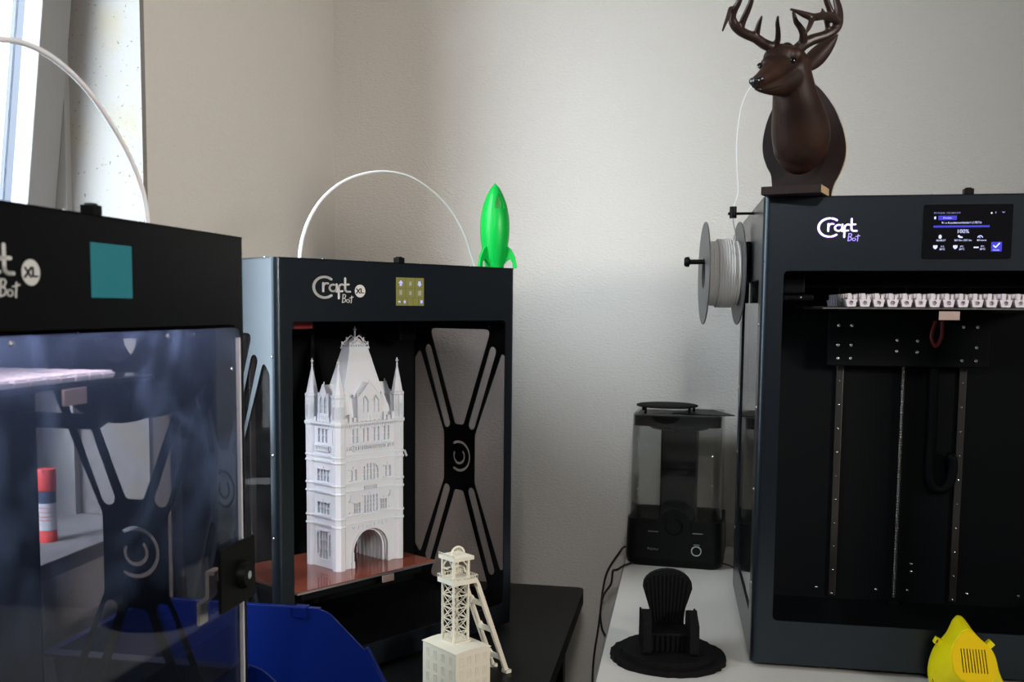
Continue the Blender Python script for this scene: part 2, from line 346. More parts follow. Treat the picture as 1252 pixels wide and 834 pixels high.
obj('window_frame', bm, 'window_frame', win)
# tilted sash, hinged at the bottom, top leaning into the room
bm = B(); Hs = 1.74; tilt = Matrix.Translation((-.075, 0, .012)) @ Matrix.Rotation(.12, 4, 'Y')
y1 = -.016; y0 = WY0-WY1+.055
for a in ((-.029, 0, y1-.068, y1, 0, Hs), (-.029, 0, y0, y0+.068, 0, Hs), (-.029, 0, y0, y1, 0, .09), (-.029, 0, y0, y1, Hs-.07, Hs)): box(bm, *a, mtx=tilt)
sash = obj('window_sash', bm, 'window_frame', win, bevel=.002)
bm = B()
for a in ((-.050, -.029, y1-.066, y1-.004, .01, Hs-.01), (-.050, -.029, y0+.01, y0+.066, .01, Hs-.01)): box(bm, *a, mtx=tilt)
obj('window_seal', bm, 'seal_blue', sash)
bm = B(); box(bm, -.044, -.040, y0+.066, y1-.066, .08, Hs-.06, mtx=tilt)
obj('window_pane', bm, 'window_glass', sash)

# ------------------------------------------------------------------ tables
BT = .74; WT = .7848
t = thing('table', 'black rectangular table carrying the two older printers along the window wall', 'table', (-.50, .7, 0))
def slab(name, m, par, x0, x1, y0, y1, z0, z1, r=.02, bev=.004):
    bm = B(); plate(bm, rpoly([(x0,y0),(x1,y0),(x1,y1),(x0,y1)], r), [], z1-z0, lambda u,v,w_: Vector((u,v,z0+w_))); return obj(name, bm, m, par, bevel=bev)
slab('tabletop', 'black_table', t, XL+.004+.5, -.192+.5, -.9-.7, 2.052-.7, BT-.028, BT)
for x in (-.26, .26):
    for y in (-1.5, 1.25): boxo('leg', 'black_paint', t, x-.02, x+.02, y-.02, y+.02, 0, BT-.028)
t = thing('table', 'off-white desk with dark edge on the right carrying the big printer', 'table', (.7, 1.5, 0))
slab('tabletop', 'white_table', t, -.113-.7, 1.3-.7, .75-1.5, YB-.002-1.5, WT-.026, WT, r=.004, bev=.0015)
slab('edge_band', 'table_edge', t, -.1155-.7, -.1131-.7, .75-1.5, YB-.002-1.5, WT-.026, WT-.0008, r=0, bev=0)
for x in (-.75, .55):
    for y in (-.7, .72): boxo('leg', 'aluminium', t, x-.02, x+.02, y-.02, y+.02, 0, WT-.026)

# ------------------------------------------------------------------ 3D printers
def ribbon(bm, pts, wd, fn, t=.0005, caps=True):   # flat stroke in (u,v)
    for p, q in zip(pts, pts[1:]):
        pl = capsule(p, q, wd/2, 5); f = [bm.verts.new(fn(u, v, 0)) for u, v in pl]; b = [bm.verts.new(fn(u, v, t)) for u, v in pl]
        bm.faces.new(b)
        for i in range(len(pl)): bm.faces.new((f[i], f[(i+1)%len(pl)], b[(i+1)%len(pl)], b[i]))
def arc(cx, cy, r, a0, a1, n=14): return [(cx+r*math.cos(math.radians(a0+(a1-a0)*k/n)), cy-r*math.sin(math.radians(a0+(a1-a0)*k/n))) for k in range(n+1)]
LOGO_MAIN = [arc(125, 198, 101, 52, 308, 30), [(112,158),(112,238)], [(112,195)]+arc(145,188,30,160,65,6), arc(205,203,33,70,340,18), [(238,166),(238,240)],
             arc(290,198,31,60,180,8)+[(258,305)], [(258,236),(292,233)], [(320,105),(320,212)]+arc(346,212,26,200,290,6)+[(368,237)], [(320,166),(354,166)]]
LOGO_BOT = [[(300,265),(293,346)], [(298,268),(318,266),(326,278),(316,300),(298,304)], [(298,304),(318,306),(326,320),(316,340),(293,347)],
            arc(347,330,15,0,360,12), [(383,280),(378,350)], [(362,300),(399,290)]]
XLMARK = [[(430,206),(462,250)], [(464,204),(428,252)], [(474,204),(474,246),(500,246)]]
def logo(root, H, a0, h0, ka, kh, mats, split=False, xl=True):
    # logo placed on the front skin, design units mapped to metres
    fn = lambda u, v, w_: Vector((a0+(u-38)*ka, -.0004-w_, H-(h0+(v-85)*kh)))
    bm = B()
    for s in LOGO_MAIN:
        if split and s is LOGO_MAIN[0]:
            for part in (arc(125,198,101,52,80,6), arc(125,198,101,90,270,20), arc(125,198,101,280,308,6)): ribbon(bm, part, 22, fn)
        else: ribbon(bm, s, 19 if s is not LOGO_MAIN[0] else 24, fn)
    l = obj('logo', bm, mats[0], root)
    bm = B()
    for s in LOGO_BOT: ribbon(bm, s, 7, fn)
    obj('logo_script', bm, mats[1], l)
    if xl:
        bm = B(); pl = [(466+52*math.cos(2*PI*k/32), 228+64*math.sin(2*PI*k/32)) for k in range(32)]
        f = [bm.verts.new(fn(u, v, 0)) for u, v in pl]; b = [bm.verts.new(fn(u, v, .0005)) for u, v in pl]; bm.faces.new(b)
        for i in range(32): bm.faces.new((f[i], f[(i+1)%32], b[(i+1)%32], b[i]))
        d = obj('size_badge', bm, mats[0], root)
        bm = B()
        for s in XLMARK: ribbon(bm, s, 9, lambda u, v, w_: fn(u, v, w_+.0006))
        obj('badge_lettering', bm, 'black_plastic', d)
screw_me = None
def screw(root, p, n='y', r=.0026):
    global screw_me
    if screw_me is None:
        bm = B(); lathe(bm, [(.0026, 0), (.0026, .0006), (.0020, .0014), (.0009, .0017), (.0009, .0010), (.0001, .0010)], 12)
        s = obj('screw', bm, 'chrome', root, smooth=40); screw_me = s.data
    else:
        s = bpy.data.objects.new('screw', screw_me); C.objects.link(s); s.parent = root
    s.location = p; k = r/.0026; s.scale = (k, k, k)
    s.rotation_euler = {'-y': (PI/2, 0, 0), 'y': (-PI/2, 0, 0), 'x': (0, PI/2, 0), '-x': (0, -PI/2, 0), 'z': (0, 0, 0)}[n]
W = .505
def cutouts(bc=.1355, hc=.3465):
    up_ = []
    up_.append(rpoly([(bc-.0795,.1075),(bc+.0795,.1075),(bc+.0115,.285),(bc-.0115,.285)], [.010,.010,.008,.008]))
    up_.append(capsule((bc-.0835,.147), (bc-.0325,.284), .0088)); up_.append(capsule((bc+.0835,.147), (bc+.0325,.284), .0088))
    lo = [[(u, 2*hc-v) for u, v in p][::-1] for p in up_]
    sd = rpoly([(.0138,.165),(.029,.146),(.096,.302),(.096,.391),(.029,.547),(.0138,.528)], [.006,.008,.01,.01,.008,.006])
    sd2 = [(2*bc-u, v) for u, v in sd][::-1]
    d = math.radians
    rings = [arcband(bc, hc-.002, .0245, .0295, d(-125), d(125), 24), arcband(bc, hc-.002, .0110, .0160, d(-50), d(215), 20)]
    rings = [[(2*bc-u, v) for u, v in rr_] for rr_ in rings]
    return up_ + lo + [sd, sd2] + rings
def printer(name, label, loc, rz, H, D, op, holes, paint, inner_back, floor_h, opr=.008, feet=.007, screen=None):
    root = thing(name, label, '3D printer', loc, rz)
    zt = H; R_ = .010; T_ = .0022
    Zm = lambda u, v, w_: Vector((u, w_, zt-v))          # front sheet
    bm = B()
    l, r_, t_, b_ = op
    plate(bm, [(R_,0),(W-R_,0),(W-R_,H),(R_,H)], [rpoly([(l,t_),(r_,t_),(r_,b_),(l,b_)], opr)], T_, Zm)
    for sx in (0, 1):                                    # rolled corners
        cx = R_ if sx == 0 else W-R_; q = []
        for k in range(9):
            a = PI/2*k/8; q.append((cx + (-1 if sx == 0 else 1)*R_*math.sin(a), R_-R_*math.cos(a)))
        for (xa, ya), (xb, yb) in zip(q, q[1:]):
            v = [bm.verts.new(p) for p in ((xa,ya,0),(xb,yb,0),(xb,yb,H),(xa,ya,H))]; bm.faces.new(v)
    hs = obj('housing', bm, paint, root, smooth=50)
    # top, back and bottom sheets
    bm = B(); plate(bm, rpoly([(0,0),(W,0),(W,D),(0,D)], [R_,R_,0,0], 8), [], .002, lambda u,v,w_: Vector((u,v,H-.002+w_))); obj('top_sheet', bm, paint, root)
    boxo('back_sheet', 'inner_black', root, .001, W-.001, D-.002, D, 0, H-.002)
    boxo('rear_wall', 'inner_black', root, .003, W-.003, inner_back, inner_back+.002, H-floor_h, H-t_+.01)
    boxo('chamber_floor', 'inner_black', root, .003, W-.003, T_, D-.002, H-floor_h-.002, H-floor_h)
    boxo('bottom_sheet', 'inner_black', root, .003, W-.003, R_, D-.002, 0, .002)
    for sx in (0, 1):
        bm = B(); x = 0 if sx == 0 else W-T_
        plate(bm, [(R_,.0),(D,.0),(D,H),(R_,H)], holes, T_, lambda u,v,w_: Vector((x+w_, u, zt-v)))
        obj('side_panel', bm, paint, root)
    if len(holes) > 1:
        boxo('side_window', 'smoked_acrylic', root, T_+.0002, T_+.0014, .012, inner_back, H-floor_h, H-.095)
        boxo('side_window', 'smoked_acrylic', root, W-T_-.0014, W-T_-.0002, .012, inner_back, H-floor_h, H-.095)
    boxo('chamber_ceiling', 'inner_black', root, .003, W-.003, T_, D-.002, H-t_+.012, H-t_+.014)
    for x in (.045, W-.045):
        for y in (.035, D-.035):
            bm = B(); lathe(bm, [(.009, -feet), (.011, -feet*.3), (.011, 0)], 16, Matrix.Translation((x, y, 0))); obj('foot', bm, 'black_plastic', root)
    return root
def knob(root, a, b, H, s=1):   # small black quick-release clip on the top sheet
    bm = B(); box(bm, a-.0065*s, a+.0065*s, b-.006, b+.006, H, H+.008*s); box(bm, a-.004*s, a+.004*s, b-.004, b+.004, H+.008*s, H+.0095*s)
    obj('top_clip', bm, 'black_plastic', root, bevel=.001)
def motion(root, H, xs, y, z0, z1, sc_x, zc0, zc1):
    for x in xs:
        rl = boxo('linear_rail', 'dark_steel', root, x-.006, x+.006, y-.006, y, z0, z1, bevel=.0015)
    bm = B(); pts = []
    n = 240
    lathe(bm, [((.0036 if k % 2 else .0031), z0-.005+(z1-z0+.005)*k/n) for k in range(n+1)], 10, Matrix.Translation((sc_x, y-.012, 0)))
    obj('lead_screw', bm, 'dark_steel', root)
    bm = B(); lathe(bm, [(.012, z0-.012), (.012, z0), (.007, z0+.004)], 20, Matrix.Translation((sc_x, y-.012, 0))); obj('screw_bearing', bm, 'black_plastic', root, smooth=40)
HM = .6304
OPM = (.0293, .4805, .0905, .5935)

# -- middle printer
M = printer('printer', 'black 3D printer standing diagonally in the corner with the white tower inside', (-.5644, 1.3481, BT+.007), 1.0077, HM, .283, OPM, cutouts(), 'blue_black_paint', .257, .600)
logo(M, HM, .0702, .0241, .000195, .000148, ('white_logo', 'white_logo'))
knob(M, .2380, .006, HM)
for a in (.09, .175, .285, .40): screw(M, (a, .006, HM), 'z', .0022)
for b in (.03, .12): screw(M, (.006, b, HM), 'z', .0022)
for h in (.16, .30, .42, .54): screw(M, (W-.0024, .009, HM-h), '-x', .002); screw(M, (0.0, .008, HM-h+.02), '-x', .002)
for b in (.06, .20): screw(M, (W-.0024, b, HM-.102), '-x', .002)
s = boxo('touch_screen', 'screen_khaki', M, .2262, .2850, -.0006, .002, HM-.0665, HM-.0228)
bm = B(); x0, x1, z1, z0 = .2262, .2850, HM-.0228, HM-.0665
for k in (1, 2): x = x0+(x1-x0)*k/3; box(bm, x-.0003, x+.0003, -.0009, -.0006, z0+.0125, z1)
for k in (1, 2, 3, 4): x = x0+(x1-x0)*k/5; box(bm, x-.0003, x+.0003, -.0009, -.0006, z0, z0+.0125)
for z in (z1-.0165, z1-.0312): box(bm, x0, x1, -.0009, -.0006, z-.0003, z+.0003)
obj('screen_grid', bm, 'khaki_line', s)
fn = lambda u, v, w_: Vector((x0+u*.0588, -.0007-w_, z1-v*.0437))
def icon(pl, m='icon_blue'):
    bm = B()
    f = [bm.verts.new(fn(u, v, 0)) for u, v in pl]; b = [bm.verts.new(fn(u, v, .0003)) for u, v in pl]; bm.faces.new(b)
    for i in range(len(pl)): bm.faces.new((f[i], f[(i+1)%len(pl)], b[(i+1)%len(pl)], b[i]))
    obj('screen_icon', bm, m, s)
icon([(.16,.10),(.25,.20),(.20,.20),(.20,.30),(.12,.30),(.12,.20),(.07,.20)])
icon([(.84,.32),(.92,.22),(.88,.22),(.88,.12),(.79,.12),(.79,.22),(.75,.22)])
icon([(.06,.86),(.11,.81),(.11,.84),(.15,.84),(.15,.88),(.11,.88),(.11,.91)])
icon([(.30,.80),(.35,.86),(.33,.86),(.33,.91),(.27,.91),(.27,.86),(.25,.86)])
icon([(.87,.80),(.95,.80),(.95,.91),(.87,.91)])
for pl in ([(.11,.45),(.20,.45),(.20,.62),(.11,.62)], [(.46,.14),(.54,.14),(.54,.28),(.46,.28)], [(.46,.48),(.54,.48),(.54,.62),(.46,.62)], [(.78,.46),(.90,.46),(.90,.63),(.78,.63)]): icon(pl, 'icon_dim')
MB_ = .495                      # depth of bed surface below the printer's top
bd = boxo('print_bed', 'kapton', M, .058, .342, .031, .225, HM-MB_-.0015, HM-MB_)
boxo('bed_plate', 'aluminium', bd, .057, .343, .030, .226, HM-MB_-.0045, HM-MB_-.0016)
boxo('bed_carrier', 'inner_black', M, .075, .325, .045, .25, HM-MB_-.022, HM-MB_-.0046, bevel=.003)
boxo('bed_clip', 'label_tan', bd, .222, .246, .0275, .0298, HM-MB_-.016, HM-MB_-.005)
boxo('belt_block', 'red_plastic', M, .066, .100, .045, .085, HM-.102, HM-.088, bevel=.001)
motion(M, HM, (.13, .37), .257, HM-.58, HM-.11, .25, 0, 0)
boxo('gantry_bar', 'inner_black', M, .03, .475, .20, .225, HM-.115, HM-.10)
boxo('print_head', 'inner_black', M, .40, .44, .185, .235, HM-.13, HM-.095, bevel=.004)
for a, h in ((.36, .14), (.385, .14), (.45, .36)): screw(M, (a, .2568, HM-h), '-y', .002)

bm = B(); box(bm, -.0022, .0022, -.0006, .0006, -.0065, .0065, mtx=Matrix.Translation((.4785, .2562, HM-.349)) @ Matrix.Rotation(-.45, 4, 'Y')); obj('white_tag', bm, 'white_print', M)
# -- left printer with its door
L = printer('printer', 'black 3D printer in the left foreground with a clear smudged door and black latch', (-.4685, .5112, BT+.0094), 1.5491, HM, .283, OPM, cutouts(), 'black_paint', .257, .600, feet=.0094)
logo(L, HM, .0692, .0275, .000195, .000148, ('white_logo', 'white_logo'))
knob(L, .2390, .006, HM)
for a in (.205, .10, .31, .45): screw(L, (a, .006, HM), 'z', .0022)
boxo('touch_screen', 'screen_teal', L, .2272, .2859, -.0006, .002, HM-.0658, HM-.0221)
bm = B()
for h in (.16, .30, .42): screw(L, (W-.0024, .009, HM-h), '-x', .002)
for b in (.06, .20): screw(L, (W-.0024, b, HM-.102), '-x', .002)
LB = .134
bd = boxo('print_bed', 'bed_glass', L, .060, .352, .022, .225, HM-LB-.0015, HM-LB)
boxo('bed_plate', 'dark_steel', bd, .059, .353, .021, .226, HM-LB-.0045, HM-LB-.0016)
boxo('bed_clip', 'label_tan', bd, .215, .245, .0185, .0207, HM-LB-.018, HM-LB-.005)
boxo('bed_clip', 'label_tan', bd, .335, .350, .15, .17, HM-LB-.010, HM-LB-.005)
bm = B(); plate(bm, rpoly([(.03,LB+.004),(.235,LB+.004),(.235,LB+.05),(.06,LB+.05),(.03,LB+.03)], .012), [rpoly([(.06,LB+.015),(.215,LB+.015),(.205,LB+.036),(.07,LB+.036)], .006)], .004, lambda u,v,w_: Vector((.32+w_, u, HM-v)))
obj('bed_arm', bm, 'inner_black', L)
boxo('bed_carrier', 'inner_black', L, .08, .33, .19, .25, HM-LB-.07, HM-LB-.0046, bevel=.003)
motion(L, HM, (.13, .37), .257, HM-.58, HM-.11, .25, 0, 0)
# the clear door
bm = B(); plate(bm, rpoly([(.022,.0935),(.4745,.0935),(.4745,.590),(.022,.590)], .010), [], .004, lambda u,v,w_: Vector((u, -.007+w_, HM-v)))
door = obj('door', bm, 'door_acrylic', L)
boxo('door_edge', 'door_edge_highlight', door, .4726, .4740, -.0085, -.0030, HM-.582, HM-.104, bevel=.0008)  # pale strip painted in for the highlight along the acrylic edge
for a, h in ((.33, .099), (.455, .135), (.12, .099)): screw(door, (a, -.007, HM-h), '-y', .0022)
lt = bpy.data.objects.new('door_latch', None); C.objects.link(lt); lt.parent = door
bm = B(); plate(bm, rpoly([(.412,.313),(.490,.313),(.490,.378),(.412,.378)], .002), [], .003, lambda u,v,w_: Vector((u, -.0135+w_, HM-v)))
lp = obj('door_latch', bm, 'black_plastic', door, bevel=.0006); bpy.data.objects.remove(lt)
bm = B(); lathe(bm, [(.0150, 0), (.0150, -.003), (.0120, -.0085), (.0001, -.0085)], 28, Matrix.Translation((.458, -.0135, HM-.348)), 'y'); obj('lock_collar', bm, 'black_plastic', lp, smooth=40)
bm = B(); lathe(bm, [(.0042, 0), (.0042, -.0006), (.0001, -.0006)], 20, Matrix.Translation((.458, -.022, HM-.348)), 'y'); kh = obj('keyhole_disc', bm, 'chrome', lp)
bm = B()
pts = [(.458,-.004,.352),(.458,.012,.352)]
tube(bm, [(a, b, HM-h) for a, b, h in pts], .0055, 14)
plate(bm, rpoly([(.004,.340),(.014,.340),(.014,.366),(.024,.374),(.024,.398),(.0205,.398),(.0205,.377),(.0100,.368),(.0100,.344),(.004,.344)], .0015), [], .013, lambda u,v,w_: Vector((.432+w_*1.3, u, HM-v)))
obj('lock_cam', bm, 'zinc', lp, smooth=40)

# -- right printer
HR = .674
OPR = (.0300, .4770, .1037, .6100)
side_open = [rpoly([(.045,.1145),(.39,.1145),(.39,.6120),(.045,.6120)], .012)]
R = printer('printer', 'large black 3D printer on the white desk with lit screen and glowing logo', (.1027, 1.5125, WT+.008), .0133, HR, .437, OPR, side_open, 'blue_black_paint', .270, .645, feet=.008)
logo(R, HR, .077, .0295, .000148, .000126, ('logo_light', 'logo_light_dim'), split=True, xl=False)
knob(R, .2700, .006, HR, .95)
for a in (.135, .224, .316, .43): screw(R, (a, .006, HR), 'z', .002)
for h in (.18, .30, .42, .56): screw(R, (0, .018, HR-h), '-x', .0022); screw(R, (0, .415, HR-h), '-x', .0022)
for x in (0.0004,):
    boxo('side_window', 'clear_acrylic', R, .0024, .0044, .035, .40, HR-.622, HR-.104)
boxo('side_window', 'clear_acrylic', R, W-.0044, W-.0024, .035, .40, HR-.622, HR-.104)
# screen
bm = B(); plate(bm, rpoly([(.2129,.0140),(.3262,.0140),(.3262,.0875),(.2129,.0875)], .003), [], .0015, lambda u,v,w_: Vector((u, -.0015+w_, HR-v)))
scr = obj('touch_screen', bm, 'lcd_black', R)
sx = lambda X: .2227+(X-165)*(.0944/830); sh = lambda Y: .0225+(Y-178)*(.0570/484)
fnS = lambda X, Y, w_: Vector((sx(X), -.0016-w_, HR-sh(Y)))
def rect(bm, X0, X1, Y0, Y1, lift=0): box(bm, sx(X0), sx(X1), -.0019-lift, -.0016-lift, HR-sh(Y1), HR-sh(Y0))
bm = B(); rect(bm, 243, 450, 234, 284); rect(bm, 192, 822, 347, 370); rect(bm, 850, 968, 538, 648); obj('screen_panel', bm, 'lcd_blue', scr)
def stext(bm, s, X, Y, px): text_bm(bm, s, px*.000118*1.35, lambda u, v, w_: Vector((sx(X)+u, -.0021-w_, HR-sh(Y)+v)), .0002, 'CENTER')
bm = B()
for s, X, Y, p in (('100%', 525, 435, 46), ('00:08:27', 282, 528, 22), ('207.4m /207.4m', 530, 528, 22), ('80 mm/s', 740, 528, 22), ('91 x Kuechenverbinder1.2 PETG', 505, 326, 24),
                   ('Drucken', 345, 268, 20), ('0°C', 303, 598, 18), ('30°C', 300, 630, 22), ('0°C', 521, 598, 18), ('30°C', 521, 630, 22), ('0°C', 753, 598, 18), ('30°C', 753, 630, 22), ('Anzeige', 905, 637, 16)):
    stext(bm, s, X, Y, p)
for X in (222, 448): ribbon(bm, [], 1, fnS); rect(bm, X-24, X+24, 575, 600); ribbon(bm, [(X-14, 600), (X, 612), (X+14, 600)], 16, fnS)
rect(bm, 655, 710, 592, 608); ribbon(bm, arc(722, 495, 28, 20, 160, 8), 9, fnS); ribbon(bm, [(722, 492), (712, 480)], 6, fnS)
ribbon(bm, [(272, 470), (272, 482)], 34, fnS); ribbon(bm, [(482, 470), (492, 478)], 24, fnS); rect(bm, 495, 525, 474, 492)
ribbon(bm, [(206, 252), (206, 264)], 22, fnS); ribbon(bm, [(836, 206), (836, 210)], 18, fnS)
obj('screen_text', bm, 'lcd_white', scr)
bm = B(); ribbon(bm, [(875, 582), (898, 602), (938, 556)], 15, lambda u,v,w_: fnS(u,v,w_+.0006)); obj('check_mark', bm, 'lcd_white', scr)
bm = B(); text_bm(bm, 'PC-T-6636  192.168.1.216', 20*.000118*1.35, lambda u,v,w_: Vector((sx(190)+u, -.0019-w_, HR-sh(212)+v)), .0002)
ribbon(bm, [(882, 196), (882, 210)], 8, fnS); ribbon(bm, [(956, 196), (968, 206), (980, 196)], 8, fnS); obj('screen_status', bm, 'lcd_dim', scr)
# bed at eye level with carriage, rails and screw
RB = .1535
bd = boxo('print_bed', 'bed_glass', R, .074, .452, .030, .245, HR-RB-.0012, HR-RB)
boxo('bed_plate', 'steel', bd, .088, .440, .028, .246, HR-RB-.0034, HR-RB-.0013, bevel=.0008)
boxo('bed_clip', 'label_tan', bd, .245, .272, .0255, .0277, HR-RB-.018, HR-RB-.006)
boxo('bed_carriage', 'inner_black', R, .1266, .3729, .236, .246, HR-.249, HR-RB-.006, bevel=.002)
for a, h in ((.1428,.1835),(.1631,.1833),(.1427,.2155),(.163,.2152),(.1434,.2368),(.163,.2366),(.2332,.2064),(.2643,.2073),(.2332,.224),(.2643,.225),(.3322,.1844),(.3531,.1844),(.3531,.2167),(.3322,.2378),(.3531,.2378)): screw(R, (a, .2358, HR-h), '-y', .003)
motion(R, HR, (.152, .3428), .270, HR-.640, HR-.11, .250, 0, 0)
for z in range(10):
    for x in (.152, .3428): screw(R, (x, .2640, HR-.275-z*.040), '-y', .0018)
for a, h in ((.1275,.628),(.2238,.6266),(.273,.6251),(.3664,.6252),(.4454,.6247),(.2776,.5803),(.2781,.5928)): screw(R, (a, .2698, HR-h), '-y', .0026)
bm = B(); tube(bm, [(a, .255, HR-h) for a, h in spline([(.296,.25),(.297,.36),(.296,.42),(.302,.445),(.315,.45),(.327,.44),(.331,.42),(.330,.40),(.322,.395)], 6)], .008, 8); obj('cable_chain', bm, 'inner_black', R, smooth=60)
bm = B(); tube(bm, [(a, .236, HR-h) for a, h in spline([(.290,.175),(.285,.20),(.292,.215),(.300,.20),(.300,.175)], 6)], .003, 8); obj('wire_loop', bm, 'red_plastic', R, smooth=60)
boxo('gantry_bar', 'inner_black', R, .03, .477, .09, .11, HR-.125, HR-.108)
bm = B(); box(bm, .034, .066, .05, .09, HR-.135, HR-.105); box(bm, .036, .080, .06, .10, HR-.145, HR-.136); obj('corner_pulley_block', bm, 'inner_black', R, bevel=.003)
screw(R, (.060, .05, HR-.140), '-y', .0018)
# spool holder on its left side
bm = B(); plate(bm, rpoly([(.235,.0470),(.285,.0470),(.285,.148),(.235,.148)], .004), [], .010, lambda u,v,w_: Vector((-.0102+w_, u, HR-v)))
sh_ = obj('spool_bracket', bm, 'black_plastic', R, bevel=.0015)
bm = B(); tube(bm, [(-.0102, .265, .595), (-.098, .265, .595)], .0042, 14); lathe(bm, [(.0045, -.096), (.0085, -.098), (.0085, -.103), (.006, -.106)], 18, Matrix.Translation((0, .265, .595)), 'x'); rod = obj('spool_rod', bm, 'black_plastic', sh_, smooth=40)
bm = B(); tube(bm, [(0, .185, HR+.0005-.007), (-.040, .185, HR-.0065)], .0022, 10); obj('guide_arm', bm, 'black_plastic', R, smooth=50)
bm = B(); lathe(bm, [(.0024, -.010), (.0055, -.010), (.0055, .008), (.0024, .008)], 16, Matrix.Translation((-.032, .185, HR-.0035))); obj('filament_guide', bm, 'black_plastic', R, smooth=40)

# ------------------------------------------------------------------ filament spools
def spool(label, cx, cy, cz, rot, r, wd, rf, mf, flange, group=None):
    s = thing('filament_spool', label, 'filament spool', (cx, cy, cz), rot)
    for x in (-wd/2, wd/2):
        bm = B(); holes = [[(.026*math.cos(-2*PI*k/28), .026*math.sin(-2*PI*k/28)) for k in range(28)]]
        for j in range(3):
            a = 2*PI*j/3+.3; holes.append(rpoly([((.034)*math.cos(a), .034*math.sin(a)), (.048*math.cos(a-.25), .048*math.sin(a-.25)), (.055*math.cos(a), .055*math.sin(a)), (.048*math.cos(a+.25), .048*math.sin(a+.25))], .002)) if flange else None
        plate(bm, [(r*math.cos(2*PI*k/64), r*math.sin(2*PI*k/64)) for k in range(64)], [h for h in holes if h], .002, lambda u,v,w_: Vector((x-.001+w_, u, v)))
        obj('flange', bm, mf, s)
    bm = B(); lathe(bm, [(.026, wd/2), (.026, -wd/2), (.030, -wd/2), (.030, wd/2), (.026, wd/2)], 32, None, 'x', False); obj('hub', bm, mf, s, smooth=40)
    return s
s1 = spool('grey-flanged spool of white filament hanging on the side of the right printer', .0545, 1.778, Z0+.061, .095, .0855, .056, .055, 'flange_grey', False)
bm = B(); n = 26; prof = [(.030, -.0265)]
for k in range(n+1): prof.append((.053 + (.0012 if k % 2 else 0) + (.0035 if 8 < k < 22 else 0), -.0265+.053*k/n))
prof.append((.030, .0265)); lathe(bm, prof, 48, None, 'x', False); obj('wound_filament', bm, 'filament_white', s1, smooth=50)
wp = lambda root, p: root.matrix_basis @ Vector(p)
s2 = spool('dark filament spool mounted outside the left printer\'s far side panel', 0, 0, 0, 0, .094, .056, .06, 'black_plastic', False)
q = L.matrix_basis @ Vector((W+.036, .160, HM-.108)); s2.location = q; s2.rotation_euler = (0, 0, L.rotation_euler.z)
bm = B(); lathe(bm, [(.030, -.0265), (.078, -.0265), (.078, .0265), (.030, .0265)], 48, None, 'x', False); obj('wound_filament', bm, 'filament_dark', s2, smooth=50)
bm = B(); tube(bm, [(W-.001, .160, HM-.086), (W+.075, .160, HM-.086)], .0042, 12); obj('spool_rod', bm, 'black_plastic', L, smooth=50)

# ------------------------------------------------------------------ filament lines and tubes
def line3(name, label, cat, pts, r, m, seg=10):
    bm = B(); q_ = spline([tuple(p) for p in pts], 10); tube(bm, q_, r if not isinstance(r, list) else [max(.0013, r[min(k, len(r)-1)]) for k in range(len(q_))], seg); return tag(obj(name, bm, m, None, smooth=60), label, cat)
MW = lambda a, b, h: M.matrix_basis @ Vector((a, b, HM-h)); LW = lambda a, b, h: L.matrix_basis @ Vector((a, b, HM-h))
# middle printer: from behind its front-left top corner over to the rear right
p0 = MW(.045, .06, -.001); p1 = MW(.455, .10, -.001)
n_ = (p1-p0).cross(zz).normalized()
pix = [(366,316),(369,295),(378,268),(394,243),(418,223),(447,212),(475,210),(503,217),(530,235),(552,259),(568,288),(577,315),(581,330)]
PT = []
for i, (x, y) in enumerate(pix): PT.append(at_pl(x, y, p0, n_))
PT[0].z = BT+.007+HM+.0005; PT[-1].z = BT+.007+HM+.0005
line3('filament_tube', 'thin white feed tube arching over the middle printer', 'tube', PT, [.0030-.0020*k/120 for k in range(121)] , 'tube_white')
p0 = LW(.20, .10, 0); n_ = (LW(.30, .10, 0)-LW(.0, .10, 0)).cross(zz).normalized()
pix = [(182,277),(176,240),(160,195),(135,150),(105,108),(70,75),(35,55),(0,48),(-60,50),(-120,75),(-170,120),(-200,180),(-205,215)]
PT = [at_pl(x, y, p0, n_) for x, y in pix]
PT[0].z = BT+.0094+HM+.0005; PT[-1].z = BT+.0094+HM+.0005
line3('filament_tube', 'thick-looking white feed tube arching over the left printer by the window', 'tube', PT, .0027, 'tube_white')
Rw = lambda a, b, h: R.matrix_basis @ Vector((a, b, HR-h))
g = Rw(-.032, .185, .0045)
PT = [Rw(.060, .215, -.002), at_y(972, 190, 1.66), at_y(965, 130, 1.66), at_y(945, 100, 1.68), at_y(925, 103, 1.70), at_y(915, 110, 1.70), at_y(906, 133, 1.70), at_y(901, 168, 1.70), at_y(901, 205, 1.70), at_y(902, 235, 1.70), g+Vector((0,0,.006)), g-Vector((0,0,.012)),
      at_y(899, 290, 1.72), at_y(893, 315, 1.73), Vector((.070, 1.7245, Z0+.058)), Vector((.060, 1.7225, Z0+.035))]
line3('filament_strand', 'white filament strand running from the spool up behind the deer head', 'filament', PT, .00095, 'tube_white', 6)

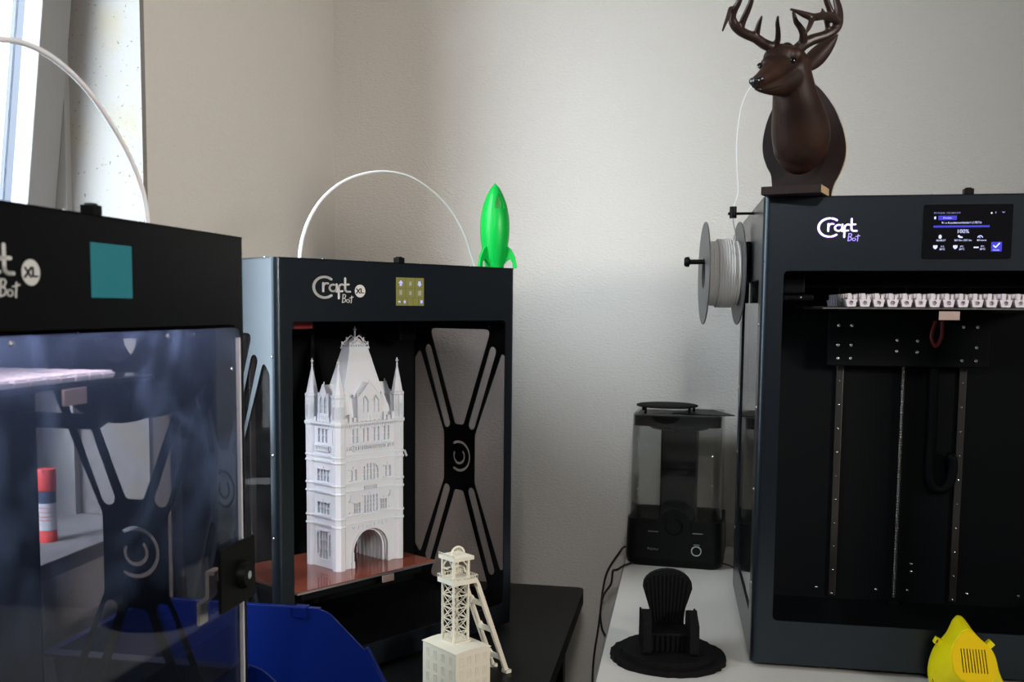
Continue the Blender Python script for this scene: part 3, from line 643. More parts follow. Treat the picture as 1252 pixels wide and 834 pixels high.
# ------------------------------------------------------------------ printed connector blocks on two beds
def block_mesh():
    bm = B(); w_, d_, h_ = .0080, .0070, .0105
    plate(bm, [(-w_*.72, 0), (w_*.72, 0), (w_, h_), (-w_, h_)], [[(.0031*math.cos(-2*PI*k/16), .0056+.0031*math.sin(-2*PI*k/16)) for k in range(16)]], .006, lambda u, v_, w2: Vector((u, -d_+w2, v_)))
    v = [bm.verts.new(p) for p in ((-w_*.72,-d_+.0061,0),(w_*.72,-d_+.0061,0),(w_*.72,d_,0),(-w_*.72,d_,0),(-w_,-d_+.0061,h_),(w_,-d_+.0061,h_),(w_,d_,h_),(-w_,d_,h_))]
    for f in ((3,2,1,0),(4,5,6,7),(0,1,5,4),(1,2,6,5),(2,3,7,6),(3,0,4,7)): bm.faces.new([v[i] for i in f])
    box(bm, -.0052, .0002, -.0045, .0015, h_, h_+.0085); box(bm, .0030, .0068, -.003, .0035, h_, h_+.0065)
    return bm
blk = obj('connector_block', block_mesh(), 'white_blocks', None, bevel=.0006); first = True
for i in range(18):
    for j in range(9):
        a = .128+i*.0187; b = .040+j*.0215
        if a > .435: continue
        o = blk if first else blk.copy()
        if not first: C.objects.link(o)
        first = False
        o.location = Rw(a, b, RB); o.rotation_euler = (0, 0, .0133)
        tag(o, 'small pinkish-white printed connector block in the grid on the right printer\'s bed', 'connector block', 'connector blocks on the right printer bed')
bm = B(); v = [bm.verts.new(p) for p in ((-.0078,-.0085,0),(.0078,-.0085,0),(.0078,.0085,0),(-.0078,.0085,0),(-.0088,-.0095,.0042),(.0088,-.0095,.0042),(.0088,.0095,.0042),(-.0088,.0095,.0042))]
for f in ((3,2,1,0),(4,5,6,7),(0,1,5,4),(1,2,6,5),(2,3,7,6),(3,0,4,7)): bm.faces.new([v[i] for i in f])
box(bm, -.0070, .0070, -.0080, .0080, .0042, .0062)
blk2 = obj('printed_block', bm, 'white_blocks', None, bevel=.0005); first = True
for i in range(13):
    for j in range(8):
        a = .288-i*.0192; b = .034+j*.0212
        o = blk2 if first else blk2.copy()
        if not first: C.objects.link(o)
        first = False
        o.location = LW(a, b, LB); o.rotation_euler = (0, 0, 1.5491)
        tag(o, 'small flat pinkish-white printed block in the grid on the bed behind the smudged door', 'printed block', 'printed blocks on the left printer bed')
boxo('light_strip', 'led_strip', L, .06, .44, .020, .028, HM-.0800, HM-.0787)

# ------------------------------------------------------------------ printed bridge tower
def tower():
    T0 = M.matrix_basis @ Vector((.1825, .089, HM-MB_))
    root = thing('tower_model', 'white printed Gothic bridge tower model standing on the orange-brown print bed', 'tower model', T0+Vector((0,0,.0002)), 1.0077)
    w_, d_, f = .125, .0685, .0042       # centre to centre of turrets
    lv = [.0714, .0849, .1254, .1388, .176, .185, .238]
    # body with the arched passage through it
    cxm = w_/2
    arch = lambda r, s: [(cxm-r, 0)] + [(cxm-r*math.cos(PI*k/18), s+r*1.0*math.sin(PI*k/18)) for k in range(19)] + [(cxm+r, 0)]
    outer = [(0,0)] + arch(.036, .024) + [(w_,0),(w_,.242),(0,.242)]
    bm = B(); plate(bm, outer, [], d_, lambda u,v,q: Vector((u, q, v)))
    for k in range(7):
        y = .004+k*.0095
        plate(bm, arch(.036, .024)[1:-1] + [(cxm+.036, 0), (cxm+.033, 0)] + arch(.033, .024)[1:-1][::-1] + [(cxm-.033, 0), (cxm-.036, 0)], [], .004, lambda u,v,q: Vector((u, y+q, v)))
    body = obj('tower_body', bm, 'white_print', root)
    # facades: thin skins with windows cut out, plus mullions
    def facade(wd, spec, place, name, arch_too):
        x0, x1 = .008, wd-.008
        bm = B(); holes = []
        for (u0, u1, v0, v1, kind, nx, nv) in spec:
            if kind == 'arch': holes.append([(u0,v0),(u1,v0)] + [((u0+u1)/2+(u1-u0)/2*math.cos(PI*k/10), v1-(u1-u0)*.35+(u1-u0)*.35*math.sin(PI*k/10)) for k in range(11)])
            elif kind == 'point': holes.append([(u0,v0),(u1,v0),(u1,v1-(u1-u0)*.8),((u0+u1)/2,v1),(u0,v1-(u1-u0)*.8)])
            else: holes.append([(u0,v0),(u1,v0),(u1,v1),(u0,v1)])
        if arch_too: base = [(x0,0)] + [(u, v) for u, v in arch(.0385, .024)] + [(x1,0),(x1,.240),(x0,.240)]
        else: base = [(x0,0),(x1,0),(x1,.240),(x0,.240)]
        plate(bm, base, holes, f, lambda u,v,q: place(u, v, q))
        def pbox(u0,u1,v0,v1,q0,q1):
            P = [bm.verts.new(place(*p)) for p in ((u0,v0,q0),(u1,v0,q0),(u1,v1,q0),(u0,v1,q0),(u0,v0,q1),(u1,v0,q1),(u1,v1,q1),(u0,v1,q1))]
            for ff in ((3,2,1,0),(4,5,6,7),(0,1,5,4),(1,2,6,5),(2,3,7,6),(3,0,4,7)): bm.faces.new([P[i] for i in ff])
        for (u0, u1, v0, v1, kind, nx, nv) in spec:
            for k in range(1, nx): u = u0+(u1-u0)*k/nx; pbox(u-.0005,u+.0005,v0,v1-.001,0,f*.9)
            for k in range(1, nv): v = v0+(v1-v0)*k/nv; pbox(u0,u1,v-.0005,v+.0005,0,f*.8)
            pbox(u0-.0015,u1+.0015,v0-.002,v0-.0005,f,f+.0016)                       # sill
            if kind == 'rect':
                pbox(u0-.0015,u1+.0015,v1+.0003,v1+.0016,f,f+.0018); pbox((u0+u1)/2-.0006,(u0+u1)/2+.0006,v1+.0016,v1+.0055,f,f+.0012)
        for z in lv: pbox(x0-.002, x1+.002, z-.0016, z+.0016, 0, f+.0030 if z < .23 else f+.0055)
        # carved band, balcony and parapet teeth
        n = int((x1-x0)/.0042)
        for k in range(n):
            u = x0+(x1-x0)*(k+.5)/n; pbox(u-.0012,u+.0012,.1945,.2005,f,f+.0042 if .2 < (u-x0)/(x1-x0) < .8 else f+.0020)
            pbox(u-.0008,u+.0008,.232,.2362,f,f+.0022)
        for k in range(int(n/2)):
            u = x0+(x1-x0)*(k+.5)/int(n/2); pbox(u-.0027,u+.0027,.240,.2525 if k%2 else .247,-.001,f)
        m0, m1 = x0+(x1-x0)*.15, x1-(x1-x0)*.15
        pbox(m0,m1,.2005,.2022,f,f+.0048); pbox(m0,m1,.1925,.1945,f,f+.0048)
        if arch_too:
            pbox(m0,m1,.0650,.0705,f,f+.0018)
            for k in range(9): u = m0+(m1-m0)*(k+.5)/9; pbox(u-.0022,u+.0022,.0662-.0012*(k%2),.0712,f+.0018,f+.0032)
            ring = arch(.0405, .024)[1:-1] + arch(.0372, .024)[1:-1][::-1]
            plate(bm, ring, [], .0018, lambda u,v,q: place(u, v, f+q))
            for sx in (-1, 1): pbox(cxm+sx*.0385-.003, cxm+sx*.0385+.003, 0, .011, f, f+.003); pbox(cxm+sx*.0385-.0022, cxm+sx*.0385+.0022, .011, .026, f, f+.0022)
            for k in range(8): u = .050+k*.0036; pbox(u-.001,u+.001,.1272,.1335,f,f+.0024)
            for u in (.020, .105):    # canopied niches
                pbox(u-.0035,u+.0035,.092,.094,f,f+.003); P = [place(u-.0038,.112,f), place(u+.0038,.112,f), place(u,.121,f)]
                pbox(u-.0042,u+.0042,.1105,.1125,f,f+.0035); pbox(u-.002,u+.002,.1125,.116,f,f+.003); pbox(u-.0008,u+.0008,.116,.1205,f,f+.002)
        return obj(name, bm, 'white_print', body)
    front = [(.047,.078,.0885,.117,'rect',5,4),(.027,.041,.090,.107,'rect',3,2),(.084,.098,.090,.107,'rect',3,2),
             (.045,.080,.1425,.1700,'arch',5,3),(.018,.034,.1445,.162,'rect',2,2),(.091,.107,.1445,.162,'rect',2,2),
             (.021,.037,.206,.229,'rect',2,2),(.043,.059,.206,.229,'rect',2,2),(.066,.082,.206,.229,'rect',2,2),(.088,.104,.206,.229,'rect',2,2)]
    sidew = [(.024,.044,.014,.060,'rect',3,3),(.016,.021,.020,.056,'rect',1,3),(.047,.052,.020,.056,'rect',1,3),
             (.018,.050,.0885,.108,'rect',4,2),(.018,.050,.1425,.162,'rect',4,2),(.020,.048,.206,.229,'rect',3,2)]
    facade(w_, front, lambda u,v,q: Vector((u, -q, v)), 'facade', True)
    facade(w_, front, lambda u,v,q: Vector((w_-u, d_+q, v)), 'facade', True)
    facade(d_, sidew, lambda u,v,q: Vector((-q, d_-u, v)), 'facade', False)
    facade(d_, sidew, lambda u,v,q: Vector((w_+q, u, v)), 'facade', False)
    # corner turrets
    def cross(bm, x, y, z, s):
        box(bm, x-.0007*s, x+.0007*s, y-.0007*s, y+.0007*s, z-.004*s, z+.009*s); box(bm, x-.0028*s, x+.0028*s, y-.0007*s, y+.0007*s, z+.0035*s, z+.0052*s); box(bm, x-.0007*s, x+.0007*s, y-.0028*s, y+.0028*s, z+.0035*s, z+.0052*s)
    for (x, y) in ((0,0),(w_,0),(0,d_),(w_,d_)):
        bm = B(); r = .0108
        prof = [(r,0)]
        for z in lv[:-1]: prof += [(r, z-.002), (r+.0018, z-.001), (r+.0018, z+.001), (r, z+.002)]
        prof += [(r,.165),(r+.0006,.190),(r+.0006,.233),(r+.0028,.2365),(r+.0028,.2395),(r,.242),(r-.0003,.279),(r+.0016,.281),(r+.0016,.284),(r-.001,.286),(.0008,.331)]
        prof = sorted(set(prof), key=lambda t: t[1])
        lathe(bm, prof, 8, Matrix.Translation((x, y, 0)) @ Matrix.Rotation(PI/8, 4, 'Z'))
        for k in range(8):     # ribs and little pointed lights of the upper stage
            a = 2*PI*k/8; m_ = Matrix.Translation((x, y, 0)) @ Matrix.Rotation(a, 4, 'Z'); ri = r*math.cos(PI/8)
            for yy in (-.0030, 0, .0030): box(bm, ri-.0004, ri+.0010, yy-.0004, yy+.0004, .246, .266, mtx=m_)
            box(bm, ri-.0004, ri+.0010, -.0033, .0033, .266, .2675, mtx=m_); box(bm, ri-.0004, ri+.0012, -.0035, .0035, .2725, .2735, mtx=m_)
            box(bm, r-.0006, r+.0009, -.0005, .0005, .243, .281, mtx=m_ @ Matrix.Rotation(PI/8, 4, 'Z'))
            if k % 2 == 0: box(bm, ri+.0002, ri+.0012, -.0022, -.0014, .205, .230, mtx=m_); box(bm, ri+.0002, ri+.0012, .0014, .0022, .205, .230, mtx=m_)
        tu = obj('turret', bm, 'white_print', root)
        bm = B(); cross(bm, x, y, .333, 1); lathe(bm, [(.0012,.329),(.0018,.331),(.0010,.333)], 8, Matrix.Translation((x,y,0))); obj('finial', bm, 'white_print', tu)
    # steep roof, ridge lantern
    bm = B(); cy = d_/2
    lay = [(.058,.030,.240),(.056,.028,.248),(.040,.021,.290),(.022,.0115,.350),(.0195,.0095,.359)]
    rings = [[bm.verts.new((cxm+sx*a, cy+sy*b, z)) for sx, sy in ((-1,-1),(1,-1),(1,1),(-1,1))] for a, b, z in lay]
    for a, b in zip(rings, rings[1:]):
        for k in range(4): bm.faces.new((a[k], a[(k+1)%4], b[(k+1)%4], b[k]))
    bm.faces.new(rings[0][::-1]); bm.faces.new(rings[-1]); rf = obj('roof', bm, 'white_print', root)
    bm = B(); box(bm, cxm-.0215, cxm+.0215, cy-.0115, cy+.0115, .357, .3605)
    for k in range(9):
        u = -.0195+k*.004875; box(bm, cxm+u-.0007, cxm+u+.0007, cy-.011, cy-.0095, .3605, .364); box(bm, cxm+u-.0007, cxm+u+.0007, cy+.0095, cy+.011, .3605, .364)
    for s in (-1, 1):
        y = cy+s*.0100
        for (ua, za, ub, zb) in ((-.019,.3645,0,.379),(.019,.3645,0,.379),(-.0195,.3645,.0195,.3645),(-.010,.3645,0,.373),(.010,.3645,0,.373),(-.0125,.3645,-.006,.3735),(.0125,.3645,.006,.3735)): bar(bm, (cxm+ua,y,za), (cxm+ub,y,zb), .0014)
        for u in (-.019,-.0095,.0095,.019): box(bm, cxm+u-.001, cxm+u+.001, y-.001, y+.001, .364+(.019-abs(u))*.75, .369+(.019-abs(u))*.75)
    v = [bm.verts.new(p) for p in ((cxm-.018,cy-.009,.3605),(cxm+.018,cy-.009,.3605),(cxm+.018,cy+.009,.3605),(cxm-.018,cy+.009,.3605),(cxm,cy-.003,.3775),(cxm,cy+.003,.3775))]
    for ff in ((0,1,4),(1,2,5,4),(2,3,5),(3,0,4,5),(3,2,1,0)): bm.faces.new([v[i] for i in ff])
    cross(bm, cxm, cy, .384, 1.1); box(bm, cxm-.001, cxm+.001, cy-.001, cy+.001, .376, .386); obj('ridge_crest', bm, 'white_print', rf)
    # gabled dormers
    def dormer(cx_, half, place, zb, zp, name):
        bm = B(); outl = [(cx_-half, zb), (cx_+half, zb), (cx_+half, zb+.036), (cx_, zp), (cx_-half, zb+.036)]
        ho = []
        for s in (-1, 1):
            c = cx_+s*half*.43; hw = half*.30; ho.append([(c-hw, zb+.013), (c+hw, zb+.013), (c+hw, zb+.033), (c, zb+.041), (c-hw, zb+.033)])
        plate(bm, outl, ho, .003, lambda u,v,q: place(u, v, q)); plate(bm, outl, [], .020, lambda u,v,q: place(u, v, q-.020))
        for s in (-1, 1):
            c = cx_+s*half*.43; hw = half*.30
            for z in (zb+.020, zb+.027): bar(bm, place(c-hw, z, .0015), place(c+hw, z, .0015), .0010)
            bar(bm, place(c, zb+.013, .0015), place(c, zb+.040, .0015), .0010)
            bar(bm, place(c-hw, zb+.033, .0032), place(c, zb+.0425, .0032), .0013); bar(bm, place(c+hw, zb+.033, .0032), place(c, zb+.0425, .0032), .0013)
            bar(bm, place(cx_+s*half*1.02, zb+.036, .0028), place(cx_, zp+.001, .0028), .0020)
            bar(bm, place(cx_+s*half*.96, zb, .002), place(cx_+s*half*.96, zb+.046, .002), .0024)
            bar(bm, place(cx_+s*half*1.15, zb+.041, -.004), place(cx_+s*half*.7, zb+.041, -.004), .0030)
        bar(bm, place(cx_, zp, .001), place(cx_, zp+.005, .001), .0013)
        for k in range(7): u = cx_-half*.8+half*1.6*k/6; bar(bm, place(u, zb+.003, .003), place(u, zb+.009, .003), .0012)
        obj(name, bm, 'white_print', rf)
    dormer(cxm+.000, .0265, lambda u,v,q: Vector((u, -q-.001, v)), .241, .303, 'dormer')
    dormer(cxm+.000, .0265, lambda u,v,q: Vector((w_-u, d_+q+.001, v)), .241, .303, 'dormer')
    dormer(d_/2, .0130, lambda u,v,q: Vector((-q-.001, d_-u, v)), .241, .300, 'dormer')
    dormer(d_/2, .0130, lambda u,v,q: Vector((w_+q+.001, u, v)), .241, .300, 'dormer')
tower()

# ------------------------------------------------------------------ winding tower (pit headframe) model
def headframe():
    p = Vector((-.3802, 1.4647, BT)); yaw = math.atan2(-.0535, .0632)
    root = thing('headframe_model', 'cream printed mine headframe model with lattice tower on the black table', 'building model', p, yaw)
    LX, LY, HB = .083, .064, .0655
    bm = B(); box(bm, 0, LX, 0, LY, 0, HB)
    top = [(-.001, HB), (LX/2, HB+.004), (LX+.001, HB)]
    nv = 8; pr = [(-.0012+(LX+.0024)*0, 0)]
    for k in range(2): pass
    # slightly arched roof slab
    r1 = []; r2 = []
    for k in range(nv+1):
        y = -.0012+(LY+.0024)*k/nv; z = HB+.0008+.0030*math.sin(PI*k/nv); r1.append(bm.verts.new((-.0012, y, z))); r2.append(bm.verts.new((LX+.0012, y, z)))
    b1 = [bm.verts.new((-.0012, -.0012, HB)), bm.verts.new((-.0012, LY+.0012, HB))]; b2 = [bm.verts.new((LX+.0012, -.0012, HB)), bm.verts.new((LX+.0012, LY+.0012, HB))]
    for k in range(nv): bm.faces.new((r1[k], r1[k+1], r2[k+1], r2[k]))
    bm.faces.new([b1[0]]+r1+[b1[1]]); bm.faces.new([b2[0]]+r2+[b2[1]]); bm.faces.new((b1[0], b2[0], r2[0], r1[0])); bm.faces.new((b1[1], b2[1], r2[-1], r1[-1])); bm.faces.new((b1[0], b1[1], b2[1], b2[0]))
    hall = obj('engine_hall', bm, 'cream_print', root)
    bm = B()
    def win(x0, x1, z0, z1, pl):
        for a in ((x0, x1, z1-.0006, z1), (x0, x1, z0, z0+.0010), (x0, x0+.0007, z0, z1), (x1-.0007, x1, z0, z1), ((x0+x1)/2-.0003, (x0+x1)/2+.0003, z0, z1)):
            P = [bm.verts.new(pl(*q)) for q in ((a[0],a[2],0),(a[1],a[2],0),(a[1],a[3],0),(a[0],a[3],0),(a[0],a[2],.0008),(a[1],a[2],.0008),(a[1],a[3],.0008),(a[0],a[3],.0008))]
            for ff in ((3,2,1,0),(4,5,6,7),(0,1,5,4),(1,2,6,5),(2,3,7,6),(3,0,4,7)): bm.faces.new([P[i] for i in ff])
    for z in (.008, .026, .046):
        for k in range(4): win(.009+k*.0195, .016+k*.0195, z, z+.013, lambda u, v, q: Vector((u, -q, v)))
        for k in range(4): win(.007+k*.0145, .0135+k*.0145, z, z+.013, lambda u, v, q: Vector((LX+q, u, v)))
    obj('hall_window', bm, 'cream_print', hall)
    # lattice tower standing on the hall roof
    cx_, cy_ = .036, .034; hw = .0135; z0, z1 = HB+.002, .158; 
    bm = B(); box(bm, cx_-hw-.003, cx_+hw+.003, cy_-hw-.003, cy_+hw+.003, HB, HB+.005)
    cor = [(cx_-hw, cy_-hw), (cx_+hw, cy_-hw), (cx_+hw, cy_+hw), (cx_-hw, cy_+hw)]
    for x, y in cor: bar(bm, (x, y, z0), (x, y, z1), .0030)
    n = 5; dz = (z1-z0)/n
    for i in range(4):
        (xa, ya), (xb, yb) = cor[i], cor[(i+1)%4]; mx_, my_ = (xa+xb)/2, (ya+yb)/2
        for k in range(n):
            za, zb = z0+dz*k, z0+dz*(k+1); zc = (za+zb)/2
            for (x_, y_) in ((xa, ya), (xb, yb)):
                bar(bm, (x_, y_, za), (mx_, my_, zc), .0009); bar(bm, (x_, y_, zb), (mx_, my_, zc), .0009)
            bar(bm, (xa, ya, zb), (xb, yb, zb), .0014)
        for k in range(0):
            z = z0+(z1-z0)*k/14; bar(bm, (xa, ya, z), (xa+(xb-xa)*.16, ya+(yb-ya)*.16, z+.004), .0008)
    obj('lattice_tower', bm, 'cream_print', root)
    # head platform and sheave frame
    zp = z1
    bm = B(); box(bm, cx_-.021, cx_+.021, cy_-.018, cy_+.026, zp, zp+.007)
    for k in range(10):
        x = cx_-.021+k*.042/9; bar(bm, (x, cy_-.018, zp+.007), (x, cy_-.018, zp+.012), .0008); bar(bm, (x, cy_+.026, zp+.007), (x, cy_+.026, zp+.012), .0008)
    for k in range(10): y = cy_-.018+k*.044/9; bar(bm, (cx_+.021, y, zp+.007), (cx_+.021, y, zp+.012), .0008); bar(bm, (cx_-.021, y, zp+.007), (cx_-.021, y, zp+.012), .0008)
    for a, b in (((cx_-.021, cy_-.018), (cx_+.021, cy_-.018)), ((cx_+.021, cy_-.018), (cx_+.021, cy_+.026)), ((cx_+.021, cy_+.026), (cx_-.021, cy_+.026)), ((cx_-.021, cy_+.026), (cx_-.021, cy_-.018))): bar(bm, (*a, zp+.012), (*b, zp+.012), .0010)
    for x, y in cor: bar(bm, (x, y, zp+.007), (x, y, zp+.038), .0036)
    box(bm, cx_-.020, cx_+.020, cy_-.017, cy_+.020, zp+.036, zp+.0415)
    for a in ((cor[0], cor[1]), (cor[1], cor[2])):
        for s in (0, 1):
            p_, q_ = a[s], a[1-s]; bar(bm, (*p_, zp+.024), (p_[0]*.6+q_[0]*.4, p_[1]*.6+q_[1]*.4, zp+.036), .0016)
    bar(bm, (*cor[3], zp+.020), (*cor[0], zp+.020), .0022); bar(bm, (*cor[0], zp+.022), (cor[0][0]*.5+cor[1][0]*.5, cor[0][1], zp+.022), .0022)
    for k in range(9): x = cx_-.019+k*.038/8; bar(bm, (x, cy_-.0165, zp+.0415), (x, cy_-.0165, zp+.045), .0008)
    bar(bm, (cx_-.020, cy_-.0165, zp+.045), (cx_+.019, cy_-.0165, zp+.045), .0008)
    obj('head_platform', bm, 'cream_print', root)
    for (zc, cyy) in ((zp+.0410, cy_+.004), (zp+.012, cy_+.006)):
        bm = B(); rr = .0125
        for k in range(16):
            a, b = PI*k/16, PI*(k+1)/16
            bar(bm, (cx_, cyy+rr*math.cos(a), zc+rr*math.sin(a)), (cx_, cyy+rr*math.cos(b), zc+rr*math.sin(b)), .0016, .0024)
        for k in range(1, 12):
            a = PI*k/12; bar(bm, (cx_, cyy+.003*math.cos(a), zc+.003*math.sin(a)), (cx_, cyy+rr*math.cos(a), zc+rr*math.sin(a)), .0007)
        obj('winding_wheel', bm, 'cream_print', root)
    # raking struts
    inv = Matrix.LocRotScale(p, Matrix.Rotation(yaw, 3, 'Z').to_quaternion(), None).inverted()
    fa = inv @ Vector((-.2643, 1.5354, BT)); 
    legs = []
    for s, nm in ((0, 'a'), (1, 'b')):
        x = fa.x - s*.034
        topp = Vector((cx_+.017-s*.034, cy_+.024, zp+.003)); bend = Vector((x*.12+topp.x*.88, topp.y+.006, zp-.006)); foot = Vector((x, fa.y, .003))
        bm = B(); bar(bm, topp, bend, .0075, .0055); bar(bm, bend, foot, .0072, .0052)
        d = foot-bend; n = 22; u, v = frame_of(d)
        for k in range(n): c = bend+d*(k+.5)/n; q = c+v*0; bar(bm, q-u*.0042, q+u*.0042, .0010, .0064)
        box(bm, foot.x-.006, foot.x+.006, foot.y-.004, foot.y+.006, 0, .005)
        obj('raking_strut', bm, 'cream_print', root); legs.append((bend, foot))
    bm = B()
    for t_ in (.22, .52, .85):
        a = legs[0][0].lerp(legs[0][1], t_); b = legs[1][0].lerp(legs[1][1], t_)
        bar(bm, a, b, .0050, .0068); 
        for s, c in ((1, a), (-1, b)): bar(bm, c+Vector((-.003*s, 0, .006)), c+Vector((-.010*s, 0, 0)), .003, .005)
    obj('strut_brace', bm, 'cream_print', root)
headframe()

# ------------------------------------------------------------------ green rocket
def rocket():
    p = M.matrix_basis @ Vector((.4955, .0415, HM)); root = thing('rocket_model', 'glossy bright green toy rocket standing on the middle printer', 'toy rocket', p+Vector((0,0,.0003)), 1.0077-.9)
    prof = [(.0165,.004),(.0180,.006)] + [((lambda t: .0268*math.sin(PI*(.30+.70*t))**.85 if t < 1 else .0003)(k/26), .006+.139*k/26) for k in range(0, 27)]
    prof = [(.0158,.0002)] + [(r, z) for r, z in [(.0170,.007),(.0200,.020),(.0230,.036),(.0252,.054),(.0260,.070),(.0252,.086),(.0228,.102),(.0190,.116),(.0138,.129),(.0075,.140),(.0004,.1485)]]
    sp = spline(prof, 5)
    bm = B(); lathe(bm, sp, 40); bd_ = obj('hull', bm, 'green_print', root, smooth=50)
    # pointed window recess cut into the nose, facing the viewer
    m_ = Matrix.Rotation(.50, 4, 'Z')
    out = rpoly([(-.0095, .1035), (.0095, .1035), (.0080, .114), (.0034, .1250), (0, .130), (-.0034, .1250), (-.0080, .114)], .001)
    bm = B(); plate(bm, out, [], .03, lambda u, v, q: m_ @ Vector((u, -.0125-q, v))); bmesh.ops.remove_doubles(bm, verts=bm.verts, dist=1e-6)
    cut = obj('tmp_cut', bm, 'green_print', root)
    md = bd_.modifiers.new('b', 'BOOLEAN'); md.operation = 'DIFFERENCE'; md.object = cut; md.solver = 'EXACT'
    me = bpy.data.meshes.new_from_object(bd_.evaluated_get(bpy.context.evaluated_depsgraph_get()))
    bd_.modifiers.remove(md); bd_.data = me; me.set_sharp_from_angle(angle=math.radians(40)); bpy.data.objects.remove(cut)
    for k in range(3):
        a = -.15+2*PI*k/3; bm = B(); pr = [(.0185,.042),(.0290,.034),(.0370,.020),(.0400,.004),(.0400,0),(.0330,0),(.0325,.010),(.0280,.016),(.0215,.012),(.0165,.006)]
        pr = rpoly(pr, .003); m2 = Matrix.Rotation(a, 4, 'Z')
        plate(bm, pr, [], .0050, lambda u, v, q: m2 @ Vector((u, q-.0025, v)))
        obj('fin', bm, 'green_print', root, bevel=.0012)
rocket()

# ------------------------------------------------------------------ deer head trophy
def deer():
    yaw = -.283; ax = Vector((math.cos(yaw), math.sin(yaw), 0)); dp = Vector((-math.sin(yaw), math.cos(yaw), 0))
    zb = WT+.008+HR
    P0 = Vector((.198, 1.528, zb))
    root = thing('deer_trophy', 'dark brown antlered deer head on a shield board standing atop the right printer', 'deer head', (.160, 1.535, zb), 0)
    inv = Matrix.Translation(-Vector((.160, 1.535, zb)))
    cxx = lambda X: 830+X/3.3375; cyy = lambda Y: Y/3.3375
    # backboard
    outl = [(384,752),(378,720),(362,685),(347,640),(343,590),(352,530),(372,468),(398,420),(430,380),(470,350),(515,334),(545,338),(575,360),(602,392),(632,438),(656,492),(672,545),(680,600),(674,655),(655,705),(634,745),(624,775),(620,792)]
    pts = [at_pl(cxx(x), cyy(y), P0, dp) for x, y in outl]
    uv = [((p-P0).dot(ax), p.z) for p in pts]; lo = zb
    uv[0] = (uv[0][0], lo); uv[-1] = (uv[-1][0], lo)
    uv = [uv[0]] + spline(uv, 3)[1:-1] + [uv[-1]]
    uv = [(u, max(v, lo)) for u, v in uv]
    bm = B(); plate(bm, uv, [], .007, lambda u, v, q: inv @ (P0+ax*u+dp*q+Vector((0,0,v-zb))))
    bb = obj('backboard', bm, 'plaque_wood', root)
    bm = B()
    pv = [inv @ (P0+ax*u+Vector((0,0,v-zb))) for u, v in uv]; c_ = sum(pv, Vector())/len(pv)
    k0 = len(pv)
    e = []
    for p in pv:
        o_ = (p-c_); o_.y = 0; o_ = Vector((p.x-c_.x, p.y-c_.y, p.z-c_.z)).normalized()*.0007
        e.append((bm.verts.new(p+o_+dp*.0004), bm.verts.new(p+o_+dp*.0068)))
    for a, b in zip(e, e[1:]): bm.faces.new((a[0], b[0], b[1], a[1]))
    obj('board_edge', bm, 'raw_wood_edge', bb)
    # shelf in front
    a_ = at_pl(930.6, 228, P0-dp*.062, dp); b_ = at_pl(1004, 228, P0-dp*.062, dp)
    x0 = (a_-P0).dot(ax); x1 = (b_-P0).dot(ax)
    mt = Matrix.Translation(inv @ P0) @ Matrix.Rotation(yaw, 4, 'Z')
    bm = B(); box(bm, x0, x1, -.062, 0, .0003, .0115, mtx=mt); shf = obj('shelf', bm, 'plaque_wood', root, bevel=.0006)
    bm = B(); box(bm, x1, x1+.0006, -.0615, -.0005, .0008, .0110, mtx=mt); obj('shelf_end', bm, 'raw_wood_edge', shf)
    # body surface
    k = 1/3.3375
    def ball(X, Y, r, y, sy=1.0, sx=1.0, sz=1.0):
        rm = r*k*y/F*1.0
        return (inv @ at_y(cxx(X), cyy(Y), y), (rm*sx, rm*sy, rm*sz))
    key = [(500,585,104,1.500),(499,555,110,1.492),(493,510,106,1.482),(485,460,96,1.470),(476,410,86,1.458),(468,360,79,1.450),(460,310,75,1.444),(450,268,72,1.440)]
    balls = [ball(X, Y, r, y, .95) for X, Y, r, y in spline(key, 12)]
    for X, Y, r, y in spline([(497,590,104,1.500),(492,625,82,1.500),(485,652,56,1.503),(481,672,32,1.506)], 4): balls.append(ball(X, Y, r, y, .7))
    mz = [(450,262,70,1.440),(425,262,60,1.428),(400,278,50,1.412),(375,297,42,1.396),(352,312,33,1.382),(332,325,27,1.372),(318,331,23,1.366)]
    for X, Y, r, y in spline(mz, 5): balls.append(ball(X, Y, r, y))
    jw = [(450,320,62,1.436),(420,340,48,1.420),(392,352,36,1.404),(362,360,24,1.388),(335,360,17,1.376),(318,356,13,1.370)]
    for X, Y, r, y in spline(jw, 5): balls.append(ball(X, Y, r, y))
    balls += [ball(432,222,36,1.416), ball(470,226,34,1.420), ball(380,236,34,1.412), ball(415,212,32,1.425), ball(490,262,46,1.440), ball(362,262,28,1.400), ball(440,200,26,1.44)]
    bmh = metaball(balls, .0015, 14)
    # trim anything behind the backboard face
    bmesh.ops.bisect_plane(bmh, geom=bmh.verts[:]+bmh.edges[:]+bmh.faces[:], plane_co=inv @ (P0+dp*.002), plane_no=dp, clear_outer=True)
    body = obj('head_and_neck', bmh, 'deer_brown', root, smooth=180)
    def surf(X, Y, lift=0):     # point on the head surface along the sight line
        o_ = inv @ Vector((0, 0, Z0)); d_ = ray(cxx(X), cyy(Y)).normalized()
        from mathutils.bvhtree import BVHTree
        hit = surf.t.ray_cast(o_, d_); return (hit[0] - d_*lift) if hit[0] else inv @ at_y(cxx(X), cyy(Y), 1.40)
    from mathutils.bvhtree import BVHTree
    surf.t = BVHTree.FromPolygons([v.co for v in body.data.vertices], [p.vertices for p in body.data.polygons])
    nose = [(surf(316,330,-.001), (.0060,.0055,.0052)), (surf(302,332,-.002), (.0050,.0050,.0050)), (surf(334,322,-.0022), (.0052,.0045,.0046)), (surf(312,345,-.002), (.0050,.0045,.0048))]
    obj('nose', metaball(nose, .0009, 4), 'deer_dark', body, smooth=180)
